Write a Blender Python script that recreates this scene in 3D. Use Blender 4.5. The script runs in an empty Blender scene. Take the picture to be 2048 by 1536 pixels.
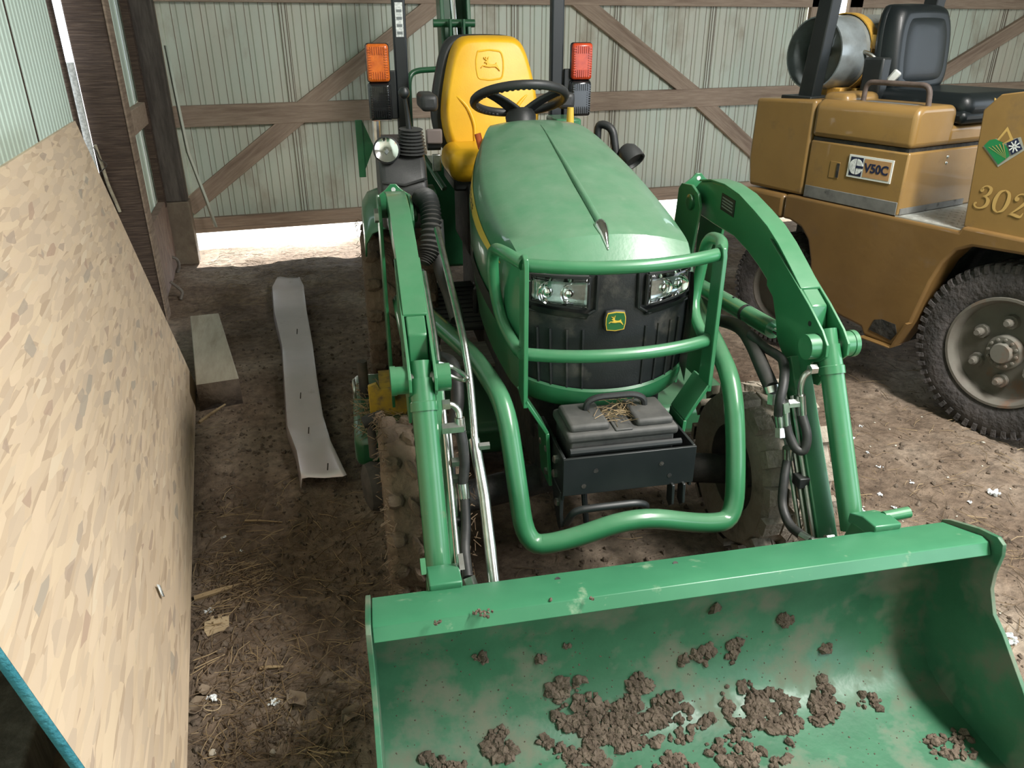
import bpy, bmesh, math, random
from mathutils import Vector, Matrix, noise
R = math.radians
random.seed(7)
sc = bpy.context.scene
COL = sc.collection

# ---------------------------------------------------------------- camera
PITCH, YAW, FPX, CAMH = 25.0, 17.2, 1520.0, 1.47
cam_d = bpy.data.cameras.new('camera'); cam = bpy.data.objects.new('camera', cam_d); COL.objects.link(cam)
cam_d.sensor_width = 36.0; cam_d.lens = 36.0 * FPX / 2048.0; cam_d.clip_start = 0.02
cam.location = (0, 0, CAMH); cam.rotation_euler = (R(90 - PITCH), 0, R(-YAW))
sc.camera = cam
# ---------------------------------------------------------------- world, lamps, exposure
w = bpy.data.worlds.new('world'); sc.world = w; w.use_nodes = True
bg = w.node_tree.nodes['Background']; bg.inputs[0].default_value = (0.80, 0.90, 1.0, 1); bg.inputs[1].default_value = 1.6
def area(name, loc, aim, sx, sy, energy, col=(1, 1, 1), portal=False):
    d = bpy.data.lights.new(name, 'AREA'); d.shape = 'RECTANGLE'; d.size = sx; d.size_y = sy; d.energy = energy; d.color = col
    o = bpy.data.objects.new(name, d); COL.objects.link(o); o.location = loc
    o.rotation_euler = (Vector(aim) - Vector(loc)).to_track_quat('-Z', 'Y').to_euler()
    if portal: d.cycles.is_portal = True
    return o
area('skylight', (2.25, 0, 3.26), (2.25, 0, 0), .42, 2.7, 122, (1.0, .97, .92))
sun_d = bpy.data.lights.new('sun', 'SUN'); sun_d.energy = 8.0; sun_d.angle = R(.6); sun_d.color = (1, .95, .88); sun = bpy.data.objects.new('sun', sun_d); COL.objects.link(sun)
sun.rotation_euler = Vector((-.10, -.86, -.50)).to_track_quat('-Z', 'Y').to_euler()
area('portal_front', (4.1, -2.95, 1.45), (4.1, 5, 1.45), 3.0, 2.9, 1, portal=True)
area('portal_side', (6.95, -.2, 1.45), (0, -.2, 1.45), 4.0, 2.9, 1, portal=True)
area('portal_gap', (1.9, 5.78, .095), (1.9, 0, .095), 4.9, .19, 1, portal=True)
sc.view_settings.view_transform = 'Standard'; sc.view_settings.look = 'None'
sc.view_settings.exposure = 1.6; sc.view_settings.gamma = 1.0; sc.view_settings.use_curve_mapping = False

# ---------------------------------------------------------------- camera maths (pixel -> direction)
_p, _y = R(PITCH), R(YAW)
CF = Vector((math.sin(_y) * math.cos(_p), math.cos(_y) * math.cos(_p), -math.sin(_p)))
CR = Vector((math.cos(_y), -math.sin(_y), 0)); CU = CR.cross(CF); CO = Vector((0, 0, CAMH))
def ray(x, y): return CF + CR * ((x - 1024) / FPX) - CU * ((y - 768) / FPX)
def at(x, y, n, cc):
    d = ray(x, y); n = Vector(n); return CO + d * ((cc - n.dot(CO)) / n.dot(d))
def gnd(x, y, z=0.0): return at(x, y, (0, 0, 1), z)
class Frame:
    def __init__(s, ox, oy, deg):
        t = R(deg); s.o = Vector((ox, oy, 0)); s.X = Vector((math.cos(t), math.sin(t), 0)); s.Y = Vector((-math.sin(t), math.cos(t), 0)); s.Z = Vector((0, 0, 1)); s.deg = deg
    def l(s, P): d = P - s.o; return Vector((d.dot(s.X), d.dot(s.Y), d.z))
    def w(s, p): return s.o + s.X * p[0] + s.Y * p[1] + s.Z * p[2]
    def at(s, x, y, **k):
        (a, v), = k.items(); n = getattr(s, a); return s.l(at(x, y, n, v + n.dot(s.o)))
TF = Frame(.80, 1.72, -5.75)      # tractor: front axle on the ground, local Y to the rear
FF = Frame(2.589, 1.913, 13.0)    # forklift: side face at X=0, local Y to the rear

# ---------------------------------------------------------------- mesh helpers
class MB:
    def __init__(s): s.v = []; s.f = []
    def add(s, vs, fs):
        n = len(s.v); s.v += [Vector(v) for v in vs]; s.f += [tuple(i + n for i in f) for f in fs]; return s
    def box(s, x0, x1, y0, y1, z0, z1, m=None):
        vs = [Vector((x, y, z)) for z in (z0, z1) for y in (y0, y1) for x in (x0, x1)]
        if m: vs = [m @ v for v in vs]
        return s.add(vs, [(0, 2, 3, 1), (4, 5, 7, 6), (0, 1, 5, 4), (2, 6, 7, 3), (0, 4, 6, 2), (1, 3, 7, 5)])
    def prism(s, poly, fn, a, b):
        n = len(poly); vs = [fn(u, v, a) for u, v in poly] + [fn(u, v, b) for u, v in poly]
        return s.add(vs, [tuple(range(n))[::-1], tuple(range(n, 2 * n))] + [(i, (i + 1) % n, n + (i + 1) % n, n + i) for i in range(n)])
    def tube(s, pts, r, n=10, cap=True):
        pts = [Vector(p) for p in pts]; rr = r if isinstance(r, (list, tuple)) else [r] * len(pts)
        t0 = (pts[1] - pts[0]).normalized(); up = Vector((0, 0, 1)) if abs(t0.z) < .9 else Vector((1, 0, 0))
        u = (up - t0 * up.dot(t0)).normalized(); vs = []
        for i, p in enumerate(pts):
            t = (pts[min(i + 1, len(pts) - 1)] - pts[max(i - 1, 0)]).normalized()
            u = (u - t * u.dot(t)).normalized(); b = t.cross(u)
            for k in range(n):
                a = 2 * math.pi * k / n; vs.append(p + (u * math.cos(a) + b * math.sin(a)) * rr[i])
        fs = [(i * n + k, i * n + (k + 1) % n, (i + 1) * n + (k + 1) % n, (i + 1) * n + k) for i in range(len(pts) - 1) for k in range(n)]
        if cap: fs += [tuple(range(n))[::-1], tuple(range((len(pts) - 1) * n, len(pts) * n))]
        return s.add(vs, fs)
    def lathe(s, prof, o, d, n=32, closed=False, c0=True, c1=True):
        o = Vector(o); d = Vector(d).normalized(); up = Vector((0, 0, 1)) if abs(d.z) < .9 else Vector((1, 0, 0))
        u = (up - d * up.dot(d)).normalized(); b = d.cross(u); vs = []
        for r, h in prof:
            for k in range(n):
                a = 2 * math.pi * k / n; vs.append(o + d * h + (u * math.cos(a) + b * math.sin(a)) * r)
        m = len(prof); fs = []
        for i in range(m if closed else m - 1):
            j = (i + 1) % m; fs += [(i * n + k, i * n + (k + 1) % n, j * n + (k + 1) % n, j * n + k) for k in range(n)]
        if not closed:
            if c0 and prof[0][0] > 1e-5: fs.append(tuple(range(n))[::-1])
            if c1 and prof[-1][0] > 1e-5: fs.append(tuple(range((m - 1) * n, m * n)))
        return s.add(vs, fs)
    def grid(s, rows):
        n = len(rows[0]); m = len(rows)
        return s.add([p for r in rows for p in r], [(i * n + k, i * n + k + 1, (i + 1) * n + k + 1, (i + 1) * n + k) for i in range(m - 1) for k in range(n - 1)])
    def disc(s, c, d, r, h, n=12):
        return s.lathe([(r, 0), (r, h)], c, d, n)
def rnd(pts, rad, n=5):
    P = [Vector(p) for p in pts]; out = [P[0]]
    for i in range(1, len(P) - 1):
        a, b, c = P[i - 1], P[i], P[i + 1]
        r1 = min(rad, (a - b).length * .48); r2 = min(rad, (c - b).length * .48)
        s0 = b + (a - b).normalized() * r1; s1 = b + (c - b).normalized() * r2
        for k in range(n + 1):
            t = k / n; out.append(s0 * (1 - t) ** 2 + b * 2 * t * (1 - t) + s1 * t * t)
    out.append(P[-1]); return out
def spline(pts, n=6):
    P = [Vector(p) for p in pts]; P = [P[0] * 2 - P[1]] + P + [P[-1] * 2 - P[-2]]; out = []
    for i in range(1, len(P) - 2):
        for k in range(n):
            t = k / n; a, b, c, d = P[i - 1:i + 3]
            out.append(.5 * ((2 * b) + (c - a) * t + (2 * a - 5 * b + 4 * c - d) * t * t + (3 * b - a - 3 * c + d) * t ** 3))
    out.append(P[-2]); return out
XZ = lambda u, v, q: Vector((u, q, v))     # poly in X,Z extruded along Y
YZ = lambda u, v, q: Vector((q, u, v))     # poly in Y,Z extruded along X
XY = lambda u, v, q: Vector((u, v, q))
def obj(name, mb, mat, parent=None, bevel=0, seg=2, smooth=38, sub=0, solid=0, loc=None):
    me = bpy.data.meshes.new(name); me.from_pydata([tuple(v) for v in mb.v], [], mb.f)
    bm = bmesh.new(); bm.from_mesh(me)
    if len(mb.f) < 60000: bmesh.ops.recalc_face_normals(bm, faces=bm.faces)
    if smooth:
        for f in bm.faces: f.smooth = True
        for e in bm.edges:
            if len(e.link_faces) == 2 and e.calc_face_angle(0) > R(smooth): e.smooth = False
    bm.to_mesh(me); bm.free(); me.materials.append(mat)
    o = bpy.data.objects.new(name, me); COL.objects.link(o)
    if parent: o.parent = parent
    if loc: o.location = loc
    if solid: md = o.modifiers.new('solid', 'SOLIDIFY'); md.thickness = solid; md.offset = 0
    if bevel: md = o.modifiers.new('bevel', 'BEVEL'); md.width = bevel; md.segments = seg; md.limit_method = 'ANGLE'; md.angle_limit = R(35)
    if sub: md = o.modifiers.new('sub', 'SUBSURF'); md.levels = sub; md.render_levels = sub
    return o
def empty(name, loc=(0, 0, 0), rz=0):
    o = bpy.data.objects.new(name, None); COL.objects.link(o); o.location = loc; o.rotation_euler = (0, 0, rz); o.empty_display_size = .1; return o
def tag(o, label=None, cat=None, group=None, kind=None):
    if label: o['label'] = label
    if cat: o['category'] = cat
    if group: o['group'] = group
    if kind: o['kind'] = kind
    return o
def text_mb(txt, size, fn, depth=.002, bold=0.0, sx=1.0):
    cu = bpy.data.curves.new('t', 'FONT'); cu.body = txt; cu.size = size; cu.extrude = depth / 2; cu.offset = bold; cu.align_x = 'CENTER'; cu.align_y = 'CENTER'; cu.resolution_u = 4
    o = bpy.data.objects.new('t', cu); COL.objects.link(o); bpy.context.view_layer.update()
    me = bpy.data.meshes.new_from_object(o.evaluated_get(bpy.context.evaluated_depsgraph_get()))
    m = MB(); m.add([fn(v.co.x * sx, v.co.y, v.co.z) for v in me.vertices], [tuple(p.vertices) for p in me.polygons])
    bpy.data.objects.remove(o); bpy.data.curves.remove(cu); bpy.data.meshes.remove(me); return m

# ---------------------------------------------------------------- materials
def mat(name, c1, c2=None, scale=6, lo=.4, hi=.65, rough=.5, metal=0, bump=0, bscale=60, dirt=None, dscale=3, dlo=.55, dhi=.7, stretch=(1, 1, 1), spec=.5, trans=0, coat=0, drough=.9, detail=6, alpha=1, emit=None, dust=None, dustamt=.5):
    m = bpy.data.materials.new(name); m.use_nodes = True; nt = m.node_tree; N = nt.nodes; L = nt.links; b = N['Principled BSDF']
    b.inputs['Roughness'].default_value = rough; b.inputs['Metallic'].default_value = metal; b.inputs['Specular IOR Level'].default_value = spec
    b.inputs['Transmission Weight'].default_value = trans; b.inputs['Coat Weight'].default_value = coat; b.inputs['Base Color'].default_value = (*c1, 1)
    if emit: b.inputs['Emission Color'].default_value = (*emit[0], 1); b.inputs['Emission Strength'].default_value = emit[1]
    tc = N.new('ShaderNodeTexCoord'); mp = N.new('ShaderNodeMapping'); mp.inputs['Scale'].default_value = stretch; L.new(tc.outputs['Object'], mp.inputs[0])
    cur = None
    def nz(sc_, lo_, hi_, off, det=detail):
        t = N.new('ShaderNodeTexNoise'); t.inputs['Scale'].default_value = sc_; t.inputs['Detail'].default_value = det; t.inputs['Roughness'].default_value = .62
        mo = N.new('ShaderNodeVectorMath'); mo.operation = 'ADD'; mo.inputs[1].default_value = (off, off * 1.7, off * .3); L.new(mp.outputs[0], mo.inputs[0]); L.new(mo.outputs[0], t.inputs['Vector'])
        r = N.new('ShaderNodeMapRange'); r.inputs[1].default_value = lo_; r.inputs[2].default_value = hi_; L.new(t.outputs[0], r.inputs[0]); return r.outputs[0]
    def mix(fac, a, bcol):
        x = N.new('ShaderNodeMix'); x.data_type = 'RGBA'; L.new(fac, x.inputs[0])
        if a is None: x.inputs[6].default_value = (*c1, 1)
        else: L.new(a, x.inputs[6])
        x.inputs[7].default_value = (*bcol, 1); return x.outputs[2]
    if c2: cur = mix(nz(scale, lo, hi, 0), cur, c2)
    if dust:
        g = N.new('ShaderNodeNewGeometry'); sp = N.new('ShaderNodeSeparateXYZ'); L.new(g.outputs['Normal'], sp.inputs[0])
        r = N.new('ShaderNodeMapRange'); r.inputs[1].default_value = .2; r.inputs[2].default_value = 1; L.new(sp.outputs[2], r.inputs[0])
        mm = N.new('ShaderNodeMath'); mm.operation = 'MULTIPLY'; L.new(r.outputs[0], mm.inputs[0]); L.new(nz(14, -.1, .9, 5), mm.inputs[1])
        m2 = N.new('ShaderNodeMath'); m2.operation = 'MULTIPLY'; L.new(mm.outputs[0], m2.inputs[0]); m2.inputs[1].default_value = dustamt
        cur = mix(m2.outputs[0], cur, dust)
    if dirt:
        fac = nz(dscale, dlo, dhi, 11, 9); cur = mix(fac, cur, dirt)
        rr = N.new('ShaderNodeMapRange'); rr.inputs[3].default_value = rough; rr.inputs[4].default_value = drough; L.new(fac, rr.inputs[0]); L.new(rr.outputs[0], b.inputs['Roughness'])
    if cur: L.new(cur, b.inputs['Base Color'])
    if bump:
        t = N.new('ShaderNodeTexNoise'); t.inputs['Scale'].default_value = bscale; t.inputs['Detail'].default_value = 5; L.new(mp.outputs[0], t.inputs['Vector'])
        bp = N.new('ShaderNodeBump'); bp.inputs['Strength'].default_value = bump; bp.inputs['Distance'].default_value = .02; L.new(t.outputs[0], bp.inputs['Height']); L.new(bp.outputs[0], b.inputs['Normal'])
    return m
DUST = (.34, .36, .30)
GREEN = mat('green_paint', (.024, .150, .060), (.032, .18, .076), 5, rough=.30, coat=.25, dust=DUST, dustamt=.22, dirt=(.12, .15, .09), dscale=26, dlo=.66, dhi=.82, drough=.7)
HOOD = mat('hood_green', (.034, .165, .075), (.042, .19, .09), 4, rough=.30, coat=.35, dust=DUST, dustamt=.40, dirt=(.22, .33, .22), dscale=16, dlo=.66, dhi=.85, drough=.6, bump=.02, bscale=120)
DKGREEN = mat('dark_green_paint', (.014, .085, .035), (.018, .105, .042), 5, rough=.35, coat=.2, dust=DUST, dustamt=.15)
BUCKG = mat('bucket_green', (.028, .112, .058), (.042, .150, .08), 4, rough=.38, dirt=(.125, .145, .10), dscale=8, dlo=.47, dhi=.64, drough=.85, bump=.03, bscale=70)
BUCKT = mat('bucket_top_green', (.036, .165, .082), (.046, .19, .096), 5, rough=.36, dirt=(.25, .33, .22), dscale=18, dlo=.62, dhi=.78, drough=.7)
YELLOW = mat('seat_yellow', (.78, .44, .015), (.70, .38, .012), 6, rough=.42, bump=.03, bscale=160, dirt=(.45, .30, .06), dscale=5, dlo=.66, dhi=.9)
DECALY = mat('decal_yellow', (.62, .42, .05), rough=.4)
BLACKP = mat('black_plastic', (.012, .014, .015), (.02, .022, .022), 12, rough=.5, dust=(.22, .21, .18), dustamt=.12, bump=.05, bscale=220)
GRILLE = mat('grille_plastic', (.009, .011, .012), (.014, .017, .018), 14, rough=.46, dirt=(.11, .10, .08), dscale=7, dlo=.56, dhi=.8, bump=.06, bscale=260)
CONSOLE = mat('grey_console_plastic', (.022, .024, .025), (.03, .032, .033), 10, rough=.5, dust=(.25, .24, .21), dustamt=.1, bump=.05, bscale=240)
BLACKM = mat('black_metal', (.007, .010, .011), (.012, .015, .016), 8, rough=.45, dust=(.2, .19, .16), dustamt=.08)
ROPSM = mat('rops_black', (.012, .016, .019), rough=.4)
DARKENG = mat('engine_dark', (.010, .011, .011), (.035, .032, .026), 18, rough=.7, bump=.3, bscale=40)
STEEL = mat('zinc_steel', (.62, .64, .62), (.45, .45, .42), 30, rough=.28, metal=1)
CHROME = mat('chrome', (.85, .85, .85), rough=.08, metal=1)
RUBBERH = mat('hose_rubber', (.014, .015, .015), (.03, .03, .028), 30, rough=.55)
CORRM = mat('ribbed_sleeve', (.014, .016, .016), (.024, .025, .024), 20, rough=.6, dust=(.22, .2, .17), dustamt=.2)
TYREM = mat('muddy_tyre', (.10, .085, .065), (.27, .235, .185), 9, .30, .52, rough=.92, bump=.5, bscale=60, dirt=(.24, .20, .155), dscale=13, dlo=.45, dhi=.62)
MUDT = mat('mud_caked_tyre', (.075, .052, .034), (.15, .11, .075), 8, .35, .65, rough=.95, bump=.7, bscale=45)
RIMD = mat('dark_rim', (.03, .03, .028), (.08, .065, .05), 8, rough=.7)
GLASS = mat('clear_lens', (.9, .95, .95), rough=.03, trans=1, spec=.6)
LAMPGL = mat('lamp_lens', (.48, .52, .52), (.30, .33, .33), 45, rough=.2, metal=.8)
ORANGE = mat('orange_lens', (.72, .17, .02), (.52, .10, .014), 25, rough=.25, coat=.2)
REDOR = mat('red_orange_lens', (.60, .07, .018), (.42, .04, .014), 25, rough=.25, coat=.15)
SMOKED = mat('dark_lens', (.012, .013, .014), rough=.15, coat=.5)
WHITE = mat('white_sticker', (.72, .75, .73), (.5, .53, .52), 90, .45, .55, rough=.5)
PRINT = mat('grey_print', (.16, .18, .18), rough=.6)
REDH = mat('orange_grip', (.62, .13, .03), rough=.4)
EMBG = mat('emblem_green', (.012, .10, .03), rough=.3)
BATT = mat('battery_grey', (.020, .022, .022), (.05, .05, .047), 10, .4, .6, rough=.65, dust=(.22, .21, .19), dustamt=.25)
MUD = mat('dried_mud', (.085, .062, .044), (.15, .115, .085), 30, rough=.95, bump=.6, bscale=90)
STRAW = mat('dry_straw', (.30, .22, .12), (.17, .115, .06), 9, rough=.85)
STRAWD = mat('dark_straw', (.14, .095, .055), (.08, .055, .035), 9, rough=.9)
YDECK = mat('dirty_deck_yellow', (.48, .31, .03), (.30, .2, .05), 14, rough=.55, dirt=(.16, .12, .07), dscale=16, dlo=.5, dhi=.65)
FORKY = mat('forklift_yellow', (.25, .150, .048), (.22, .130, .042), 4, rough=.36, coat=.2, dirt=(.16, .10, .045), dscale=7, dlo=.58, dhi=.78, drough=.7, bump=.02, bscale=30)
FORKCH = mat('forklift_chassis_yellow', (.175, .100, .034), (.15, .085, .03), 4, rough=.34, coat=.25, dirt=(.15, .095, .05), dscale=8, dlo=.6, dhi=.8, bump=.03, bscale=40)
PALEY = mat('pale_yellow_paint', (.46, .30, .10), rough=.5)
FORKG = mat('worn_grey_paint', (.16, .16, .15), (.10, .10, .095), 14, rough=.5, dirt=(.02, .02, .02), dscale=12, dlo=.58, dhi=.68)
TREAD = mat('tread_plate', (.52, .55, .52), (.40, .40, .36), 16, rough=.4, metal=.5, bump=.0)
VINYL = mat('black_vinyl', (.006, .009, .010), rough=.40, spec=.35, coat=.05, bump=.06, bscale=300)
TANK = mat('grey_tank_paint', (.20, .215, .205), (.15, .16, .15), 5, rough=.3, coat=.3, dirt=(.10, .07, .045), dscale=6, dlo=.6, dhi=.8)
STRAPY = mat('strap_yellow', (.52, .30, .05), (.25, .12, .04), 10, .5, .7, rough=.5)
FTYRE = mat('forklift_tyre', (.038, .035, .034), (.075, .066, .064), 10, rough=.85, bump=.4, bscale=50)
FRIM = mat('forklift_rim', (.125, .12, .10), (.095, .08, .065), 5, rough=.75, dirt=(.16, .085, .05), dscale=6, dlo=.56, dhi=.7)
NAVY = mat('navy_print', (.012, .018, .05), rough=.5)
LOGOG = mat('logo_green', (.015, .19, .06), rough=.45)
SAND = mat('logo_sand', (.50, .33, .10), rough=.5)
OLDWOOD = mat('weathered_wood', (.20, .145, .105), (.30, .225, .165), 5, rough=.85, stretch=(1, 1, 14), bump=.25, bscale=9, dirt=(.10, .065, .045), dscale=4, dlo=.5, dhi=.75)
OLDWOODX = mat('weathered_board', (.30, .225, .17), (.38, .295, .225), 5, rough=.85, stretch=(1.2, 8, 14), bump=.25, bscale=9, dirt=(.17, .115, .085), dscale=1.2, dlo=.52, dhi=.75)
DARKPOST = mat('dark_post_wood', (.045, .028, .019), (.09, .06, .042), 4, rough=.9, stretch=(2, 2, 26), bump=.5, bscale=5)
DARKPOST2 = mat('grey_post_wood', (.06, .05, .042), (.11, .095, .08), 4, rough=.9, stretch=(8, 8, 1.2), bump=.3, bscale=9)
BLOCKW = mat('grey_timber', (.36, .33, .26), (.30, .27, .21), 5, rough=.85, stretch=(6, 1, 6), bump=.15, bscale=10, dirt=(.22, .19, .14), dscale=1.5, dlo=.55, dhi=.7)
ENDW = mat('dark_timber_end', (.075, .055, .04), (.12, .09, .065), 20, rough=.9, bump=.4, bscale=40)
SHEET = mat('pale_steel_sheet', (.52, .585, .50), (.54, .52, .43), 1.3, rough=.5, stretch=(1, 1, .45), dirt=(.30, .235, .17), dscale=3.5, dlo=.54, dhi=.78, bump=.03, bscale=20)
GROOVE = mat('groove_dirt', (.27, .24, .19), (.18, .14, .10), 6, rough=.9, stretch=(1, 1, .3))
SHEETL = mat('mint_steel_sheet', (.66, .80, .70), (.60, .73, .64), 3, rough=.45, stretch=(1, 1, .35), dirt=(.35, .38, .3), dscale=6, dlo=.66, dhi=.85)
SEAMD = mat('rust_dirt_line', (.115, .085, .06), (.17, .13, .095), 12, rough=.9, stretch=(1, 1, .3))
FLASH = mat('pale_flashing', (.58, .53, .55), (.50, .47, .48), 3, rough=.28, metal=.25, dirt=(.35, .32, .30), dscale=7, dlo=.62, dhi=.8)
TEAL = mat('teal_edge', (.02, .16, .20), (.05, .22, .25), 20, rough=.8, dirt=(.4, .45, .45), dscale=10, dlo=.66, dhi=.72, bump=.5, bscale=90)
FEATH = mat('white_fluff', (.70, .74, .76), rough=.9)
LEAF = mat('dry_leaf', (.20, .155, .11), (.13, .095, .065), 12, rough=.9)
STONE = mat('pale_stone', (.36, .32, .26), (.26, .22, .17), 12, rough=.9, bump=.3)
CARD = mat('tan_board', (.42, .33, .21), (.34, .26, .16), 12, rough=.8)
CONC = mat('roof_steel', (.30, .32, .30), rough=.6)
def osb_material():
    m = bpy.data.materials.new('osb'); m.use_nodes = True; nt = m.node_tree; N = nt.nodes; L = nt.links; b = N['Principled BSDF']; b.inputs['Roughness'].default_value = .72
    tc = N.new('ShaderNodeTexCoord'); cols = []
    def vor(rot, scl, seed):
        mp = N.new('ShaderNodeMapping'); mp.inputs['Rotation'].default_value = (0, 0, R(rot)); mp.inputs['Scale'].default_value = scl; mp.inputs['Location'].default_value = (seed, seed * 2, 0)
        L.new(tc.outputs['Object'], mp.inputs[0])
        nz_ = N.new('ShaderNodeTexNoise'); nz_.inputs['Scale'].default_value = 1.2; L.new(mp.outputs[0], nz_.inputs['Vector'])
        ad = N.new('ShaderNodeMix'); ad.data_type = 'VECTOR'; ad.inputs[0].default_value = .12; L.new(mp.outputs[0], ad.inputs[4]); L.new(nz_.outputs['Color'], ad.inputs[5])
        v = N.new('ShaderNodeTexVoronoi'); v.inputs['Scale'].default_value = 1; v.inputs['Randomness'].default_value = 1; L.new(ad.outputs[1], v.inputs['Vector'])
        s = N.new('ShaderNodeSeparateColor'); L.new(v.outputs['Color'], s.inputs[0]); return s, v
    s1, v1 = vor(7, (10, 78, 1), 0); s2, v2 = vor(-17, (11, 60, 1), 7); s3, v3 = vor(11, (15, 56, 1), 3)
    r1 = N.new('ShaderNodeValToRGB'); e = r1.color_ramp.elements; e[0].position = 0; e[0].color = (.40, .30, .205, 1); e[1].position = 1; e[1].color = (.60, .49, .35, 1)
    for p, c in ((.2, (.49, .375, .26, 1)), (.45, (.55, .425, .29, 1)), (.7, (.585, .46, .315, 1)), (.85, (.44, .335, .235, 1))): x = e.new(p); x.color = c
    L.new(s1.outputs[0], r1.inputs[0])
    r2 = N.new('ShaderNodeValToRGB'); e = r2.color_ramp.elements; e[0].color = (.59, .46, .32, 1); e[1].color = (.46, .36, .26, 1); L.new(s2.outputs[0], r2.inputs[0])
    ga = N.new('ShaderNodeMath'); ga.operation = 'GREATER_THAN'; ga.inputs[1].default_value = .55; L.new(s2.outputs[1], ga.inputs[0])
    mx = N.new('ShaderNodeMix'); mx.data_type = 'RGBA'; L.new(ga.outputs[0], mx.inputs[0]); L.new(r1.outputs[0], mx.inputs[6]); L.new(r2.outputs[0], mx.inputs[7])
    gb = N.new('ShaderNodeMath'); gb.operation = 'GREATER_THAN'; gb.inputs[1].default_value = .948; L.new(s3.outputs[1], gb.inputs[0])
    g3 = N.new('ShaderNodeMath'); g3.operation = 'MULTIPLY'; g3.inputs[1].default_value = .72; L.new(gb.outputs[0], g3.inputs[0])
    r3 = N.new('ShaderNodeValToRGB'); e = r3.color_ramp.elements; e[0].color = (.30, .27, .22, 1); e[1].color = (.36, .24, .17, 1); L.new(s3.outputs[2], r3.inputs[0])
    m2 = N.new('ShaderNodeMix'); m2.data_type = 'RGBA'; L.new(g3.outputs[0], m2.inputs[0]); L.new(mx.outputs[2], m2.inputs[6]); L.new(r3.outputs[0], m2.inputs[7])
    L.new(m2.outputs[2], b.inputs['Base Color'])
    bp = N.new('ShaderNodeBump'); bp.inputs['Strength'].default_value = .25; bp.inputs['Distance'].default_value = .004
    L.new(s1.outputs[1], bp.inputs['Height']); L.new(bp.outputs[0], b.inputs['Normal']); return m
OSB = osb_material()
def dirt_material():
    m = bpy.data.materials.new('dirt_floor'); m.use_nodes = True; nt = m.node_tree; N = nt.nodes; L = nt.links; b = N['Principled BSDF']; b.inputs['Roughness'].default_value = .95; b.inputs['Specular IOR Level'].default_value = .15
    tc = N.new('ShaderNodeTexCoord')
    def nz(s, d, rg=.6):
        t = N.new('ShaderNodeTexNoise'); t.inputs['Scale'].default_value = s; t.inputs['Detail'].default_value = d; t.inputs['Roughness'].default_value = rg; L.new(tc.outputs['Object'], t.inputs['Vector']); return t.outputs[0]
    a = nz(1.3, 8); r = N.new('ShaderNodeValToRGB'); e = r.color_ramp.elements; e[0].position = .32; e[0].color = (.125, .090, .065, 1); e[1].position = .70; e[1].color = (.41, .35, .28, 1); x = e.new(.5); x.color = (.23, .178, .134, 1); L.new(a, r.inputs[0])
    f = nz(26, 9, .7); r2 = N.new('ShaderNodeValToRGB'); e = r2.color_ramp.elements; e[0].position = .35; e[0].color = (.45, .43, .42, 1); e[1].position = .68; e[1].color = (1.35, 1.3, 1.25, 1); L.new(f, r2.inputs[0])
    mu = N.new('ShaderNodeMix'); mu.data_type = 'RGBA'; mu.blend_type = 'MULTIPLY'; mu.inputs[0].default_value = .8; L.new(r.outputs[0], mu.inputs[6]); L.new(r2.outputs[0], mu.inputs[7]); L.new(mu.outputs[2], b.inputs['Base Color'])
    bp = N.new('ShaderNodeBump'); bp.inputs['Strength'].default_value = .8; bp.inputs['Distance'].default_value = .03; L.new(f, bp.inputs['Height']); L.new(bp.outputs[0], b.inputs['Normal']); return m
DIRT = dirt_material()

# ================================================================= STRUCTURE
def hgt(x, y):
    h = .016 * noise.noise(Vector((x * 2.3, y * 2.3, 0))) + .008 * noise.noise(Vector((x * 8, y * 8, 3))) + .004 * noise.noise(Vector((x * 24, y * 24, 7)))
    return h - .006
def axis(parts):
    out = []
    for a, b, s in parts:
        n = max(1, round((b - a) / s)); out += [a + (b - a) * i / n for i in range(n)]
    return out + [parts[-1][1]]
gx = axis([(-14, -1.4, 1.2), (-1.4, 3.6, .028), (3.6, 9, .3), (9, 20, 1.5)]); gy = axis([(-9, .4, .6), (.4, 5.95, .028)])
fl = MB(); fl.grid([[Vector((x, y, hgt(x, y))) for x in gx] for y in gy])
floor = obj('floor', fl, DIRT, smooth=60); tag(floor, 'brown packed dirt barn floor', kind='structure')

go = MB(); go.grid([[Vector((x, y, hgt(x, 5.95) - .002)) for x in gx] for y in (5.93, 7, 12, 24)]); obj('floor_outside', go, mat('pale_gravel', (.50, .48, .45), (.40, .38, .35), 20, rough=.95))['kind'] = 'structure'
WY = 5.72   # inside plane of the big door at the back
def sheet_strip(x0, x1, y, z0, z1, pitch=.089, axis_='x', d=.012, sgn=1):
    prof = []; x = x0
    while x < x1 - 1e-4:
        for dx, dd in ((0, 0), (.56 * pitch, 0), (.65 * pitch, 1), (.89 * pitch, 1), (.97 * pitch, 0)):
            if x + dx <= x1: prof.append((x + dx, dd * d))
        x += pitch
    prof.append((x1, 0)); m = MB()
    P = lambda u, o, z: Vector((u, y + o * sgn, z)) if axis_ == 'x' else Vector((y + o * sgn, u, z))
    m.grid([[P(u, o, z) for u, o in prof] for z in (z0, z1)]); return m
def board(name, a, b, wd, th, y, mt, parent, zoff=0):
    # flat board along a->b in the XZ plane, front face toward the camera at y
    a = Vector((a[0], 0, a[1])); b = Vector((b[0], 0, b[1])); L_ = (b - a).length; d = (b - a).normalized(); n = Vector((-d.z, 0, d.x))
    m = MB(); m.box(0, L_, 0, th, -wd / 2, wd / 2)
    o = obj(name, m, mt, parent, bevel=.003); ang = math.atan2(d.z, d.x)
    o.location = (a.x, y, a.z); o.rotation_euler = (0, -ang, 0); return o
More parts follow.
